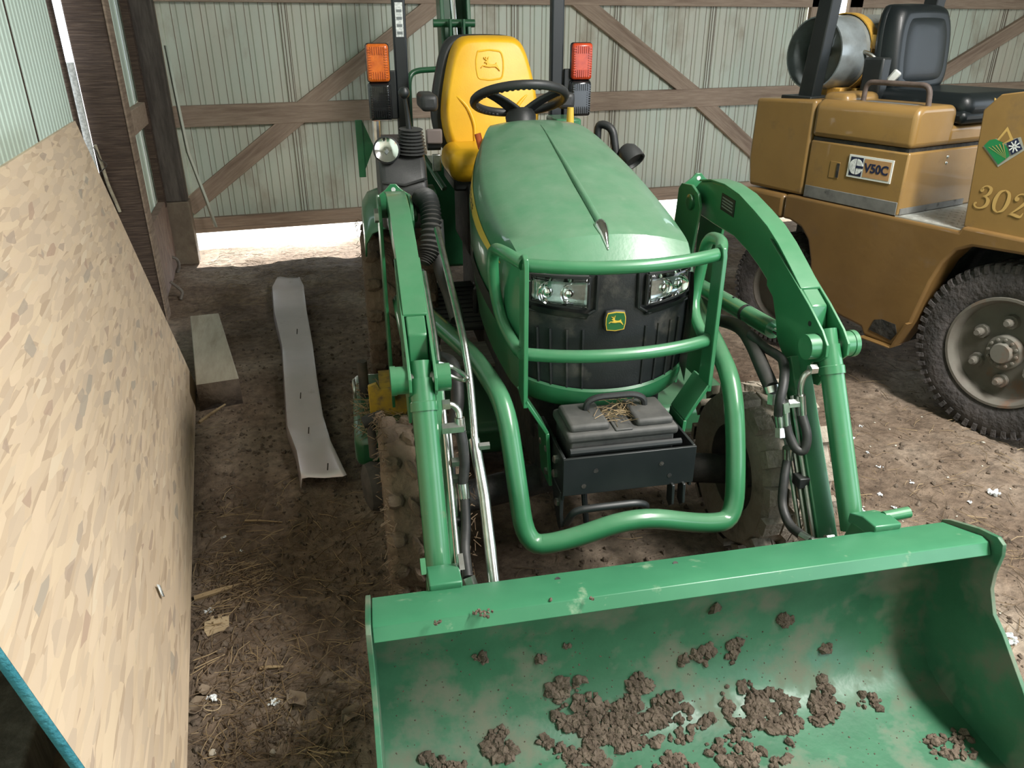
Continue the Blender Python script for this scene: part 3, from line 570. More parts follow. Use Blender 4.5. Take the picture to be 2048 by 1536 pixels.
# ---- loader arms
ATOP = [(.62, .99), (.58, 1.018), (.50, 1.033), (.40, 1.036), (.30, 1.024), (.20, .997), (.12, .972), (.05, .940), (-.02, .900), (-.09, .858), (-.14, .831)]
ALOW = [(-.155, .76), (-.12, .72), (-.09, .70), (-.02, .72), (.02, .785), (.07, .822), (.14, .853), (.22, .88), (.31, .90), (.45, .905), (.60, .915), (.66, .93)]
GUSS = [(.09, .95), (.02, .916), (-.06, .876), (-.14, .836), (-.215, .792), (-.245, .765), (-.248, .735), (-.228, .715), (-.195, .70), (-.185, .66), (-.155, .61), (-.11, .60), (-.075, .655), (-.02, .70), (.0, .75), (.03, .80), (.07, .822)]
for s in (-1, 1):
    m = MB(); m.prism(ATOP + ALOW, YZ, s * .489, s * .535); arm = part('loader_arm', m, GREEN, bevel=.004)
    for x in (.480, .538): part('elbow_plate', MB().prism(GUSS, YZ, s * x, s * (x + .007)), GREEN, arm, bevel=.0012)
    part('top_plate', MB().prism([(y, z) for y, z in ATOP[1:-1]] + [(y, z + .006) for y, z in ATOP[1:-1]][::-1], YZ, s * .484, s * .540), GREEN, arm, bevel=.001)
    part('elbow_pin', MB().tube([(s * .452, -.205, .748), (s * .572, -.205, .748)], .017, 16), STEEL, arm)
    for a, b in ((.448, .480), (.545, .575)): part('pin_boss', MB().lathe([(.018, 0), (.032, 0), (.032, b - a), (.016, b - a), (.016, b - a - .006), (0, b - a - .006)], (s * a if s > 0 or True else 0, -.205, .748), (s, 0, 0), 24), GREEN, arm)
    part('pin_collar', MB().lathe([(.034, 0), (.034, .012)], (s * .571, -.205, .748), (s, 0, 0), 24), GREEN, arm)
    for x in (.4792, .5452):
        part('plate_hole', MB().disc((s * x, -.16, .792), (s, 0, 0), .007, .0008, 10), DARKENG, arm)
    # mast
    INN = [(.68, .98), (.66, 1.0), (.58, 1.008), (.525, .99), (.50, .95), (.515, .88), (.53, .80), (.52, .55), (.56, .30), (.70, .30), (.70, .8)]
    mast = part('loader_mast', MB().prism(INN, YZ, s * .458, s * .468), GREEN, bevel=.002)
    part('mast_plate', MB().prism(INN, YZ, s * .553, s * .563), GREEN, mast, bevel=.002)
    part('mast_back', MB().prism([(s * .460, .93), (s * .460, 1.0), (s * .485, 1.018), (s * .500, 1.034), (s * .518, 1.034), (s * .533, 1.018), (s * .558, 1.0), (s * .558, .93)], XZ, .640, .648), GREEN, mast, bevel=.0015)
    part('ear_hole', MB().disc((s * .509, .6395, 1.018), (0, -1, 0), .007, .0006, 12), WHITE, mast)
    part('pivot_pin', MB().lathe([(.026, 0), (.026, .01), (.018, .014), (.012, .014)], (s * .458, .565, .955), (-s, 0, 0), 20), DKGREEN, mast)
    part('pivot_nut', MB().disc((s * .563, .565, .955), (s, 0, 0), .022, .012, 6), STEEL, mast)
    # lift cylinder
    lc = part('lift_cylinder', MB().tube([(s * .51, .60, .665), (s * .51, .05, .695)], .027, 18), GREEN)
    part('cylinder_rod', MB().tube([(s * .51, .05, .695), (s * .51, -.07, .705)], .014, 12), CHROME, lc)
    part('cylinder_band', MB().tube([(s * .51, .20, .687), (s * .51, .215, .686)], .0285, 18), BLACKP, lc)
    # lower arm
    a, b = Vector((-.105, .675)), Vector((-.475, .10)); d = (b - a).normalized(); n = Vector((-d.y, d.x)) * .034
    la = part('lower_arm', MB().prism([(a - n)[:], (a + n)[:], (b + n)[:], (b - n)[:]], YZ, s * .458, s * .512), GREEN, arm, bevel=.003)
    # bucket tilt cylinder
    tc_ = part('tilt_cylinder', MB().tube([(s * .513, -.205, .748), (s * .513, -.435, .345)], .0285, 22), GREEN)
    part('cylinder_head', MB().lathe([(.0245, 0), (.0245, .09), (.032, .095), (.032, .115)], (s * .513, -.205 + .02, .748 + .035), (0, -.496, -.868), 22), GREEN, tc_)
    part('tilt_rod', MB().tube([(s * .517, -.435, .345), (s * .517, -.475, .275)], .016, 14), CHROME, tc_)
    part('rod_eye', MB().tube([(s * .487, -.48, .268), (s * .547, -.48, .268)], .026, 16), GREEN, tc_)
    # steel lines clipped on the lower arm
    for k, (dx, dy) in enumerate(((.452, -.03), (.446, -.005), (.44, .02))):
        if s > 0 or k == 0:
            pts = [(s * dx, -.15 + dy, .60), (s * dx, -.455 + dy, .12)]
            part('hydraulic_line', MB().tube(pts, .006, 8), STEEL, arm)
    part('line_clamp', MB().box(min(s * .43, s * .46), max(s * .43, s * .46), -.31, -.275, .395, .425), BLACKP, arm, bevel=.003)
# serial plate on right arm
part('serial_plate', MB().prism([(.415, .962), (.325, .955), (.325, 1.005), (.415, 1.012)], YZ, .4870, .4895), BLACKM)
for k in range(4): part('serial_print', MB().prism([(.405, .972 + .009 * k), (.335, .9655 + .009 * k), (.335, .9695 + .009 * k), (.405, .976 + .009 * k)], YZ, .4858, .4872), PRINT)

# ---- hoses and fittings
def hose(name, pts, r, mt=RUBBERH, n=10, sm=6): return part(name, MB().tube(spline(pts, sm), r, n), mt)
def fitting(p, q, r=.011, mt=STEEL): return part('hose_fitting', MB().tube([p, q], r, 10), mt)
def hexnut(p, d, r=.013, h=.018): return part('hex_fitting', MB().disc(p, d, r, h, 6), STEEL)
# right side
a = tp(1632, 738, Y=-.235); b = tp(1608, 748, Y=-.235); c_ = tp(1600, 775, Y=-.235); d_ = tp(1602, 800, Y=-.235)
hexnut(a, (-1, 0, 0)); part('elbow_tube', MB().tube(rnd([a, b, c_, d_], .02), .0075, 10), STEEL); e_ = tp(1604, 830, Y=-.24); fitting(c_.lerp(d_, .6), e_, .012)
hose('hydraulic_hose', [e_, tp(1614, 870, Y=-.27), tp(1608, 900, Y=-.28), tp(1592, 897, Y=-.27), tp(1578, 870, Y=-.25), tp(1573, 850, Y=-.24)], .012)
f0 = tp(1572, 850, Y=-.24); f1 = tp(1570, 822, Y=-.235); fitting(f0, f1, .0115); f2 = tp(1568, 806, Y=-.235); hexnut(f1, f2 - f1, .014, .03); hexnut(tp(1575, 808, Y=-.235), (1, 0, 0), .012, .03)
fitting(tp(1557, 828, Y=-.23), tp(1560, 855, Y=-.235), .012); hexnut(tp(1560, 855, Y=-.235), (0, -.3, -1), .014, .025)
hose('hydraulic_hose', [tp(1500, 668, Y=.02), tp(1530, 695, Y=-.05), tp(1565, 720, Y=-.14), tp(1568, 760, Y=-.2), tp(1560, 800, Y=-.23), tp(1557, 830, Y=-.23)], .0125)
hose('hose_bundle', [tp(1440, 640, Y=.28), tp(1480, 655, Y=.12), tp(1505, 690, Y=.0), tp(1525, 735, Y=-.1), tp(1543, 775, Y=-.17)], .020, CORRM)
fitting(tp(1542, 772, Y=-.17), tp(1546, 785, Y=-.18), .021); hexnut(tp(1546, 785, Y=-.18), (.05, -.1, -1), .015, .03)
hose('hydraulic_hose', [tp(1575, 918, Y=-.25), tp(1568, 960, Y=-.28), tp(1565, 1010, Y=-.31), tp(1580, 1050, Y=-.36), tp(1605, 1072, Y=-.42)], .012)
fitting(tp(1575, 895, Y=-.25), tp(1575, 920, Y=-.25), .013); fitting(tp(1603, 1071, Y=-.42), tp(1622, 1082, Y=-.45), .012); fitting(tp(1622, 1082, Y=-.45), tp(1655, 1080, Y=-.45), .007); hexnut(tp(1652, 1080, Y=-.45), (1, 0, 0), .013, .02)
for q in (.55, .72): part('cable_tie', MB().tube([(.51, .60 - .55 * q, .665 + .03 * q - .03), (.51, .60 - .55 * q + .002, .665 + .03 * q + .03)], .005, 6), BLACKP)
# left side
a = tp(884, 810, Y=-.23); b = tp(905, 808, Y=-.23); c_ = tp(917, 820, Y=-.23); d_ = tp(919, 835, Y=-.235)
hexnut(a, (1, 0, 0)); part('elbow_tube', MB().tube(rnd([a, b, c_, d_], .015), .0075, 10), STEEL); e_ = tp(921, 862, Y=-.24); fitting(d_, e_, .012)
hose('hydraulic_hose', [e_, tp(926, 890, Y=-.25), tp(929, 930, Y=-.26), tp(926, 968, Y=-.27)], .0125); fitting(tp(926, 966, Y=-.27), tp(930, 996, Y=-.28), .013)
hose('hydraulic_hose', [tp(930, 996, Y=-.28), tp(932, 1050, Y=-.32), tp(930, 1100, Y=-.36), tp(936, 1155, Y=-.42)], .0125); hexnut(tp(936, 1155, Y=-.42), (.2, -.5, -.6), .016, .03)
hexnut(tp(884, 858, Y=-.24), (1, 0, 0), .014, .05); hexnut(tp(903, 925, Y=-.25), (1, 0, 0), .012, .03); hexnut(tp(905, 958, Y=-.25), (1, 0, 0), .012, .03)
part('hydraulic_line', MB().tube(rnd([tp(848, 545, Y=.22), tp(868, 660, Y=.03), tp(882, 770, Y=-.12), tp(900, 960, Y=-.27), tp(920, 1172, Y=-.42)], .04), .0075, 10), STEEL)
part('parking_stand_rod', MB().tube(rnd([tp(874, 458, Y=.36), tp(900, 565, Y=.15), tp(928, 683, Y=-.05), tp(940, 760, Y=-.12), tp(950, 880, Y=-.22)], .03), .0095, 10), STEEL)
part('parking_stand_sleeve', MB().tube([tp(948, 878, Y=-.22), tp(968, 990, Y=-.31), tp(990, 1180, Y=-.45)], .0135, 12), STEEL)
hexnut(tp(958, 893, Y=-.24), (1, 0, 0), .010, .025)
part('stand_clip', MB().tube(rnd([tp(875, 725, Y=-.12), tp(905, 733, Y=-.1), tp(932, 752, Y=-.14), tp(936, 758, Y=-.14), tp(930, 762, Y=-.13), tp(900, 752, Y=-.12), tp(882, 742, Y=-.12)], .02), .0055, 8), STEEL)
pts = spline([tp(838, 415, Y=.58), tp(845, 398, Y=.56), tp(856, 402, Y=.52), tp(862, 440, Y=.48), tp(858, 500, Y=.44), tp(848, 528, Y=.42)], 12)
rad = [(.029 + .0035 * (1 if k % 2 else -1)) * (1 if k < len(pts) - 12 else 1 - .5 * (k - len(pts) + 12) / 12) for k in range(len(pts))]
part('ribbed_hose_sleeve', MB().tube(pts, rad, 16), CORRM)
hose('hose_sleeve', [tp(872, 440, Y=.5), tp(880, 530, Y=.45), tp(900, 590, Y=.38), tp(915, 640, Y=.3)], .022, CORRM)
part('line_clamp', MB().box(-.475, -.445, .35, .40, .80, .83), BLACKP, bevel=.004)
hose('drain_hose', [tp(880, 715, Y=.15), tp(905, 730, Y=.05), tp(915, 790, Y=-.02), tp(908, 850, Y=-.05)], .018)

# ---- bucket
BIN = [(-.572, .400), (-.552, .33), (-.545, .24), (-.552, .16), (-.575, .09), (-.615, .045), (-.67, .022), (-.75, .012), (-.90, .008), (-1.06, .006)]
BOUT = [(-1.06, -.001), (-.90, -.001), (-.75, .000), (-.665, .012), (-.608, .036), (-.567, .085), (-.543, .158), (-.536, .24), (-.543, .33), (-.552, .405)]
bucket = part('bucket', MB().prism(BIN + BOUT, YZ, -.664, .664), BUCKG, smooth=50)
FL = [(-.541, .412), (-.541, .422), (-.652, .462), (-.672, .461), (-.686, .436), (-.680, .432), (-.664, .452), (-.648, .452)]
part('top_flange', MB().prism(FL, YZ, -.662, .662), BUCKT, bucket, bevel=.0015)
SIDE = [(-.535, .0), (-.525, .12), (-.525, .36), (-.535, .425), (-.556, .438), (-.636, .470), (-.685, .482), (-.703, .474), (-.708, .45), (-.704, .40), (-.708, .36), (-.733, .31), (-.769, .285), (-.847, .212), (-.95, .11), (-1.05, .03), (-1.06, .0)]
for s in (-1, 1): part('side_plate', MB().prism(SIDE, YZ, s * .664, s * .674), BUCKG, bucket, bevel=.001)
for x in (-.28, -.02): part('flange_hole', MB().lathe([(.006, 0), (.006, .0012)], (x, -.575, .4335), (0, -.34, .94), 12), DARKENG, bucket)
for x in (-.51, .51):
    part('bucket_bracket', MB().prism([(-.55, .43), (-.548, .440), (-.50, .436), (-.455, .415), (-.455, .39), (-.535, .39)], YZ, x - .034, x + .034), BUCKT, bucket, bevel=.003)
    for dx in (-.036, .026): part('bracket_ear', MB().prism([(-.54, .41), (-.47, .40), (-.44, .30), (-.45, .08), (-.535, .05)], YZ, x + dx, x + dx + .010), GREEN, bucket, bevel=.003)
part('latch_hook', MB().prism([(-.50, .43), (-.47, .45), (-.455, .43), (-.47, .41)], YZ, -.556, -.545), GREEN, bucket)
part('latch_hook', MB().prism([(-.50, .43), (-.47, .45), (-.455, .43), (-.47, .41)], YZ, -.475, -.464), STEEL, bucket)
part('coupler_pin', MB().tube([(.535, -.50, .425), (.60, -.50, .43)], .014, 12), GREEN, bucket)
# mud lying in the bucket
CL = TF.l(CO)
def bucket_hit(px, py):
    d = ray(px, py); dl = Vector((d.dot(TF.X), d.dot(TF.Y), d.z)); best = None
    for (y0, z0), (y1, z1) in zip(BIN, BIN[1:]):
        n = Vector((0, -(z1 - z0), y1 - y0)); dn = n.dot(dl)
        if abs(dn) < 1e-9: continue
        t = (n.dot(Vector((0, y0, z0))) - n.dot(CL)) / dn; P = CL + dl * t; L2 = (y1 - y0) ** 2 + (z1 - z0) ** 2; u = ((P.y - y0) * (y1 - y0) + (P.z - z0) * (z1 - z0)) / L2
        if -.001 <= u <= 1.001 and t > 0:
            nn = n.normalized(); nn = nn if nn.dot(dl) < 0 else -nn
            if best is None or t < best[0]: best = (t, P, nn)
    return best
ICO = None
def clod(m, p, r, sq=None):
    global ICO
    if ICO is None:
        b = bmesh.new(); bmesh.ops.create_icosphere(b, subdivisions=1, radius=1); ICO = ([v.co.copy() for v in b.verts], [tuple(v.index for v in f.verts) for f in b.faces]); b.free()
    s = random.uniform(0, 50); M_ = Matrix.Rotation(random.uniform(0, 6), 3, 'Z') @ Matrix.Rotation(random.uniform(0, 6), 3, 'X')
    m.add([p + (M_ @ v) * r * (.75 + .6 * noise.noise(v * 1.3 + Vector((s, s, s)))) for v in ICO[0]], ICO[1])
random.seed(11); mud = MB()
PATCH = [(1215, 1455, 115, 75, 620), (1290, 1400, 70, 40, 160), (1560, 1420, 110, 50, 520), (1490, 1400, 50, 40, 160), (1640, 1400, 50, 45, 150), (1150, 1500, 80, 45, 200), (1385, 1330, 26, 30, 70), (1470, 1302, 22, 26, 60), (1420, 1300, 14, 14, 26), (1160, 1368, 14, 16, 26), (1115, 1378, 22, 26, 50), (1275, 1365, 12, 20, 24), (1000, 1490, 34, 38, 90), (1270, 1530, 130, 30, 260), (1500, 1500, 90, 40, 120), (1570, 1238, 14, 10, 24), (1650, 1298, 12, 14, 22), (895, 1530, 40, 14, 40), (960, 1315, 14, 10, 16), (1080, 1318, 12, 8, 14), (1130, 1292, 10, 9, 14), (850, 1515, 10, 10, 12), (1370, 1450, 60, 40, 70), (1730, 1400, 40, 30, 26), (1430, 1215, 8, 6, 8), (1900, 1490, 80, 30, 60)]
for cx, cy, rx, ry, n in PATCH:
    for _ in range(int(n * 1.7)):
        a = random.uniform(0, 6.283); q = math.sqrt(random.random()); px, py = cx + rx * q * math.cos(a), cy + ry * q * math.sin(a)
        if noise.noise(Vector((px * .022, py * .03, 2.2))) < -.12 + .25 * (q - .5): continue
        h = bucket_hit(px, py)
        if h and abs(h[1].x) < .64: clod(mud, h[1] + h[2] * .002, random.choice((.004, .005, .006, .008, .010, .014)) * random.uniform(.8, 1.2))
for _ in range(420):
    h = bucket_hit(random.uniform(780, 1850), random.uniform(1260, 1536))
    if h and abs(h[1].x) < .64: clod(mud, h[1], random.uniform(.0012, .003))
for cx, cy, n, sp in ((966, 1242, 26, 9), (875, 1265, 8, 5), (1180, 1215, 3, 4), (1100, 1210, 3, 3)):
    for _ in range(n):
        px, py = random.gauss(cx, sp), random.gauss(cy, sp * .7); q = tp(px, py, Z=.452); q.z = .4135 + (-.541 - q.y) * .36 + .006
        clod(mud, q, random.uniform(.002, .005))
mo = obj('mud_clods', mud, MUD, smooth=0); mo.location = T.location; mo.rotation_euler = T.rotation_euler
tag(mo, 'dried brown mud clods scattered inside the green loader bucket', 'mud', kind='stuff')

# ---- steering wheel
C = Vector((-.025, 1.03, 1.245)); N_ = Vector((0, .36, .933)).normalized(); U = Vector((1, 0, 0)); V = N_.cross(U)
ring = [C + U * (.163 * math.cos(t)) + V * (.163 * math.sin(t)) for t in [2 * math.pi * k / 48 for k in range(49)]]
sw = part('steering_wheel', MB().tube(ring, .0155, 12, cap=False), BLACKP)
for k in range(26):
    t = math.pi * (.62 + 1.0 * k / 26) ; p = C + (U * math.cos(t) + V * math.sin(t)) * .157 - N_ * .010
    part('grip_bump', MB().lathe([(0, -.008), (.006, -.005), (.007, 0), (.006, .005), (0, .008)], p, U * -math.sin(t) + V * math.cos(t), 8), BLACKP, sw)
hubp = C - N_ * .06
part('wheel_hub', MB().lathe([(.0, -.05), (.05, -.05), (.055, .0), (.045, .02), (0, .025)], hubp, N_, 24), BLACKP, sw)
for t in (R(-150), R(-30), R(90)):
    e = C + (U * math.cos(t) + V * math.sin(t)) * .157; sd = U * -math.sin(t) + V * math.cos(t); rows = []
    for k in range(7):
        q = k / 6; p = hubp.lerp(e, q) + N_ * (.01 * math.sin(q * 3.14) - .0); wd = .030 - .012 * q; rows.append([p - sd * wd, p - sd * wd * .5 + N_ * .008, p + sd * wd * .5 + N_ * .008, p + sd * wd])
    m = MB(); m.grid(rows); part('spoke', m, BLACKP, sw, solid=.012)
part('steering_column', MB().tube([hubp, (-.02, .98, .95)], .03, 12), BLACKP)
# ---- seat
def tilt(m, z0=.95, k=.16):
    for v in m.v: v.y += (v.z - z0) * k
    return m
BO = [(-.17, .955), (-.215, 1.02), (-.235, 1.12), (-.225, 1.22), (-.200, 1.33), (-.178, 1.395), (-.15, 1.432), (-.10, 1.447), (.06, 1.447), (.11, 1.432), (.138, 1.395), (.160, 1.33), (.185, 1.22), (.195, 1.12), (.175, 1.02), (.13, .955)]
cxs = -.02
def pillow(outline, y0, y1, inset, n=6):
    m = MB(); cx = sum(p[0] for p in outline) / len(outline); cz = sum(p[1] for p in outline) / len(outline); rows = []
    for k in range(n + 1):
        t = k / n * math.pi / 2; f = 1 - inset * (1 - math.cos(math.pi / 2 - t)) if False else None
        sc_ = 1 - inset * (1 - math.sin(math.pi / 2 * (1 - k / n))); y = y1 + (y0 - y1) * math.sin(math.pi / 2 * k / n)
        rows.append([Vector((cx + (x - cx) * sc_, y, cz + (z - cz) * sc_)) for x, z in outline])
    nn = len(outline); vs = [p for r in rows for p in r]
    fs = [(i * nn + k, i * nn + (k + 1) % nn, (i + 1) * nn + (k + 1) % nn, (i + 1) * nn + k) for i in range(n) for k in range(nn)] + [tuple(range(n * nn, (n + 1) * nn)), tuple(range(nn))[::-1]]
    return m.add(vs, fs)
ol = [(p.x, p.y) for p in [Vector((a, b)) for a, b in BO]]; ol2 = [(p.x, p.z) for p in spline([(x, 0, z) for x, z in BO + BO[:1]], 3)][:-1]
seat = part('seat_backrest', tilt(pillow(ol2, 1.575, 1.66, .14, 8)), YELLOW, smooth=60)
part('seat_shell', tilt(MB().prism([(cxs - .025 + (x - cxs) * 1.06, z + .004) for x, z in ol2], XZ, 1.66, 1.74)), BLACKP, seat, bevel=.02, seg=3)
for s in (-1, 1):
    pts = [(cxs + s * .075, 1.578, .96), (cxs + s * .082, 1.574, 1.03), (cxs + s * .082, 1.573, 1.10), (cxs + s * .105, 1.574, 1.165), (cxs + s * .140, 1.576, 1.205), (cxs + s * .165, 1.582, 1.222)]
    m = MB().tube(spline(pts, 5), [.002 + .007 * math.sin(math.pi * k / 25) for k in range(26)], 10); part('seat_seam_ridge', tilt(m), YELLOW, seat)
m = MB(); sh = [(cxs - .005 + a * .058, 1.335 + b * .055) for a, b in SHIELD]; P = [Vector((x, 1.576, z)) for x, z in sh]; m.tube(rnd(P + [P[0]], .012), .0042, 8); part('embossed_frame', tilt(m), YELLOW, seat)
m = MB(); m.prism([(cxs - .003 + a * .042, 1.333 + b * .036) for a, b in DEER], XZ, 1.569, 1.58); part('embossed_deer', tilt(m), YELLOW, seat, bevel=.0012)
m = MB().box(-.25, .21, 1.30, 1.64, .905, 1.035); cu = part('seat_cushion', m, YELLOW, seat, bevel=.055, seg=5)
part('seat_cushion_base', MB().box(-.23, .19, 1.34, 1.70, .87, .92), BLACKP, seat, bevel=.01)
for s in (-1, 1): part('armrest', MB().box(cxs + s * .285 - .035, cxs + s * .285 + .035, 1.44, 1.66, 1.17, 1.235), CONSOLE, seat, bevel=.018, seg=3)
part('seat_belt_retractor', MB().tube([(-.315, 1.52, 1.045), (-.26, 1.52, 1.045)], .035, 14), BLACKP)
part('seat_belt_strap', MB().box(-.322, -.255, 1.475, 1.49, 1.04, 1.10), mat('belt_grey', (.16, .13, .12), rough=.7), bevel=.01)
part('seat_belt_buckle', MB().box(-.30, -.265, 1.47, 1.49, .93, 1.0), STEEL, bevel=.004)
# ---- ROPS and lamps
for s in (-1, 1):
    m = MB(); m.prism([(s * .373 - .030, .60), (s * .373 + .030, .60), (s * .373 + .030 - s * .006, 2.1), (s * .373 - .030 - s * .006, 2.1)], XZ, 2.02, 2.075)
    rp_ = part('rops_post', m, ROPSM, bevel=.008)
    part('lamp_bracket', MB().box(min(s * .40, s * .47), max(s * .40, s * .47), 2.0, 2.03, 1.09, 1.30), BLACKM, rp_, bevel=.004)
    for z, mt, nm in ((1.333, ORANGE if s < 0 else REDOR, 'turn_signal'), (1.168, SMOKED, 'tail_lamp')):
        x = s * .478; lb = part(nm, MB().box(x - .050, x + .050, 1.965, 2.0, z - .080, z + .080), mt, rp_, bevel=.014, seg=3)
        part('lamp_rim', MB().box(x - .053, x + .053, 1.985, 2.012, z - .083, z + .083), SMOKED, lb, bevel=.012)
        for k in range(7):
            xx = x - .030 + .010 * k
            for za in (z - .052, z + .052): part('lens_rib', MB().box(xx - .002, xx + .002, 1.960, 1.967, za - .016, za + .016), mt, lb)
        for k in range(12):
            zz = z - .058 + .0105 * k
            for xa in (x - .036, x + .036): part('lens_rib', MB().box(xa - .008, xa + .008, 1.960, 1.967, zz - .002, zz + .002), mt, lb)
part('warning_sticker', MB().box(-.386, -.352, 2.0178, 2.0195, 1.44, 1.58), WHITE)
for k in range(4): part('sticker_print', MB().box(-.381, -.357, 2.0168, 2.0178, 1.45 + .03 * k, 1.462 + .03 * k), PRINT)
part('rops_brace', MB().tube([(-.33, 2.0, .98), (-.22, 1.78, .80)], .014, 8), DKGREEN)
part('grab_loop', MB().tube(rnd([(-.335, 2.18, .90), (-.33, 2.18, 1.255), (-.30, 2.20, 1.29), (-.19, 2.2, 1.295)], .05), .014, 10), DKGREEN)
# ---- fenders, console, levers
for s in (-1, 1):
    rows = []
    for k in range(17):
        t = R(52 + 118 * k / 16); y = 1.47 - .46 * math.cos(t); z = .40 + .46 * math.sin(t) * (1.02)
        rows.append([Vector((s * x, y, z - dz)) for x, dz in ((.30, 0), (.45, 0), (.53, .004), (.575, .02), (.60, .06), (.605, .11))])
    m = MB(); m.grid(rows); part('fender', m, GREEN, solid=.006)
    CP = [(1.02, .80), (1.0, .95), (1.05, 1.04), (1.12, 1.075), (1.45, 1.09), (1.5, .85), (1.4, .72)] if s < 0 else [(1.12, .66), (1.10, .76), (1.16, .82), (1.45, .88), (1.5, .80), (1.4, .66)]
    part('console', MB().prism(CP, YZ, s * .365, s * .535), CONSOLE, bevel=.022, seg=3)
    if s < 0: part('console_seam', MB().tube([(s * .37, 1.005, .985), (s * .45, .998, .965), (s * .53, 1.01, .975)], .005, 6), CONSOLE)
bl = part('shifter_boot', MB().lathe([(.060 - .010 * (k % 2) - .0012 * k, .0058 * k) for k in range(15)], (-.415, 1.10, 1.065), (.05, -.1, 1), 20), CONSOLE, smooth=12)
part('joystick_shaft', MB().tube(spline([(-.415, 1.10, 1.12), (-.42, 1.10, 1.19), (-.428, 1.09, 1.255)], 4), [.011, .0105, .010, .009, .0085, .008, .0075, .007, .007], 10), BLACKM)
part('joystick_knob', MB().lathe([(0, -.021), (.012, -.017), (.020, -.006), (.020, .006), (.013, .017), (0, .021)], (-.429, 1.088, 1.268), (0, 0, 1), 18), BLACKM)
lamp = part('work_lamp', MB().lathe([(.0, .06), (.030, .055), (.046, .03), (.048, 0), (.042, -.004), (.042, .004)], (-.505, 1.04, 1.082), (-.02, 1, -.25), 24, c1=False), BLACKP)
part('lamp_face', MB().lathe([(.0, .004), (.012, .006), (.030, .003), (.042, -.001)], (-.505, 1.04, 1.082), (-.02, 1, -.25), 24, c1=False), CHROME, lamp)
part('lamp_bulb', MB().prism([(-.513, 1.078), (-.505, 1.086), (-.497, 1.078), (-.505, 1.070)], XZ, 1.03, 1.036), PRINT, lamp)
part('grab_post', MB().tube([(-.53, 1.25, 1.05), (-.528, 1.25, 1.16)], .014, 8), STEEL)
part('throttle_stem', MB().tube(rnd([(-.135, 1.06, 1.02), (-.150, 1.07, 1.05), (-.158, 1.08, 1.08)], .02), .006, 8), STEEL)
part('throttle_grip', MB().tube([(-.157, 1.08, 1.072), (-.170, 1.085, 1.125)], .0125, 12), REDH)
part('yellow_lever_knob', MB().tube([(.24, 1.3, 1.12), (.24, 1.3, 1.19)], [.016, .013], 10), DECALY)
part('grab_handle', MB().tube(rnd([(.30, 1.12, 1.06), (.30, 1.12, 1.15), (.345, 1.08, 1.135), (.36, 1.06, 1.03)], .03), .015, 10), BLACKP)
part('work_lamp', MB().lathe([(0, -.05), (.022, -.045), (.038, -.028), (.045, .0), (.046, .028), (.040, .028), (.036, .016), (0, .016)], (.405, 1.03, 1.035), (.35, -.65, -.65), 20), CONSOLE)
part('hydraulic_lever_bank', MB().box(.30, .42, 1.75, 1.95, 1.02, 1.10), GREEN, bevel=.01)
# ---- backhoe behind the seat
for x in (-.115, .025): part('backhoe_boom_plate', MB().prism([(2.55, 1.30), (2.75, 1.30), (2.85, 2.0), (2.70, 2.0)], YZ, x, x + .02), DKGREEN, bevel=.004)
part('boom_web', MB().prism([(2.74, 1.3), (2.76, 1.3), (2.86, 2.0), (2.84, 2.0)], YZ, -.095, .025), DKGREEN)
part('boom_cylinder_rod', MB().tube([(-.035, 2.60, 1.35), (-.055, 2.66, 1.9)], .018, 12), CHROME)
part('boom_pin', MB().tube([(-.155, 2.60, 1.50), (.065, 2.60, 1.50)], .020, 14), DKGREEN)
for x in (-.075, -.005): part('cylinder_yoke', MB().box(x - .006, x + .006, 2.50, 2.56, 1.30, 1.52), DKGREEN, bevel=.003)
part('stabilizer_foot', MB().box(-.600, -.565, 2.28, 2.30, .78, 1.06), GREEN, bevel=.003)
part('stabilizer_web', MB().prism([(-.565, 1.06), (-.515, .93), (-.565, .82)], XZ, 2.29, 2.305), GREEN)
part('backhoe_frame', MB().box(-.3, .3, 2.2, 2.5, .3, .85), DKGREEN, bevel=.02)
part('backhoe_control_box', MB().box(-.16, .12, 2.15, 2.3, .85, 1.15), BLACKP, bevel=.02)
# ---- mower deck under the belly
deck = part('mower_deck', MB().box(-.70, .70, .48, 1.02, .12, .24), DKGREEN, bevel=.03, seg=3)
part('deck_bracket', MB().prism([(-.64, .24), (-.64, .36), (-.61, .37), (-.60, .345), (-.50, .345), (-.50, .24), (-.60, .24), (-.605, .19), (-.63, .19)], XZ, .62, .635), YDECK, deck, bevel=.003)
part('deck_lift_arm', MB().box(-.60, -.50, .635, .85, .30, .315), YDECK, deck)
part('deck_lift_pin', MB().tube([(-.655, .80, .24), (-.655, .80, .38)], .018, 10), RIMD, deck)
part('deck_ring', MB().tube([Vector((-.69, .78 + .03 * math.cos(t), .28 + .035 * math.sin(t))) for t in [k * .5 for k in range(9)]], .006, 6), STEEL, deck)
cw = part('caster_wheel', MB().lathe([(.02, -.034), (.055, -.034), (.078, -.024), (.084, 0), (.078, .024), (.055, .034), (.02, .034)], (-.645, .42, .084), (1, .2, 0), 24), mat('caster_rubber', (.05, .046, .042), (.09, .08, .07), 20, rough=.9), deck)
part('caster_fork', MB().tube(rnd([(-.60, .43, .085), (-.60, .44, .19), (-.635, .45, .19), (-.64, .45, .25)], .02), .009, 8), RIMD, deck)
part('caster_post', MB().tube([(-.64, .45, .18), (-.64, .46, .33)], .014, 10), RIMD, deck)
part('caster_lock', MB().tube([(-.665, .45, .31), (-.60, .46, .325)], .02, 10), RIMD, deck)
sprigs(260, lambda: (Vector((random.uniform(-.69, -.50), random.uniform(.48, .9), random.uniform(.235, .27))), random.uniform(.03, .09)), .001, STRAW, 'deck_clippings', deck, 5)

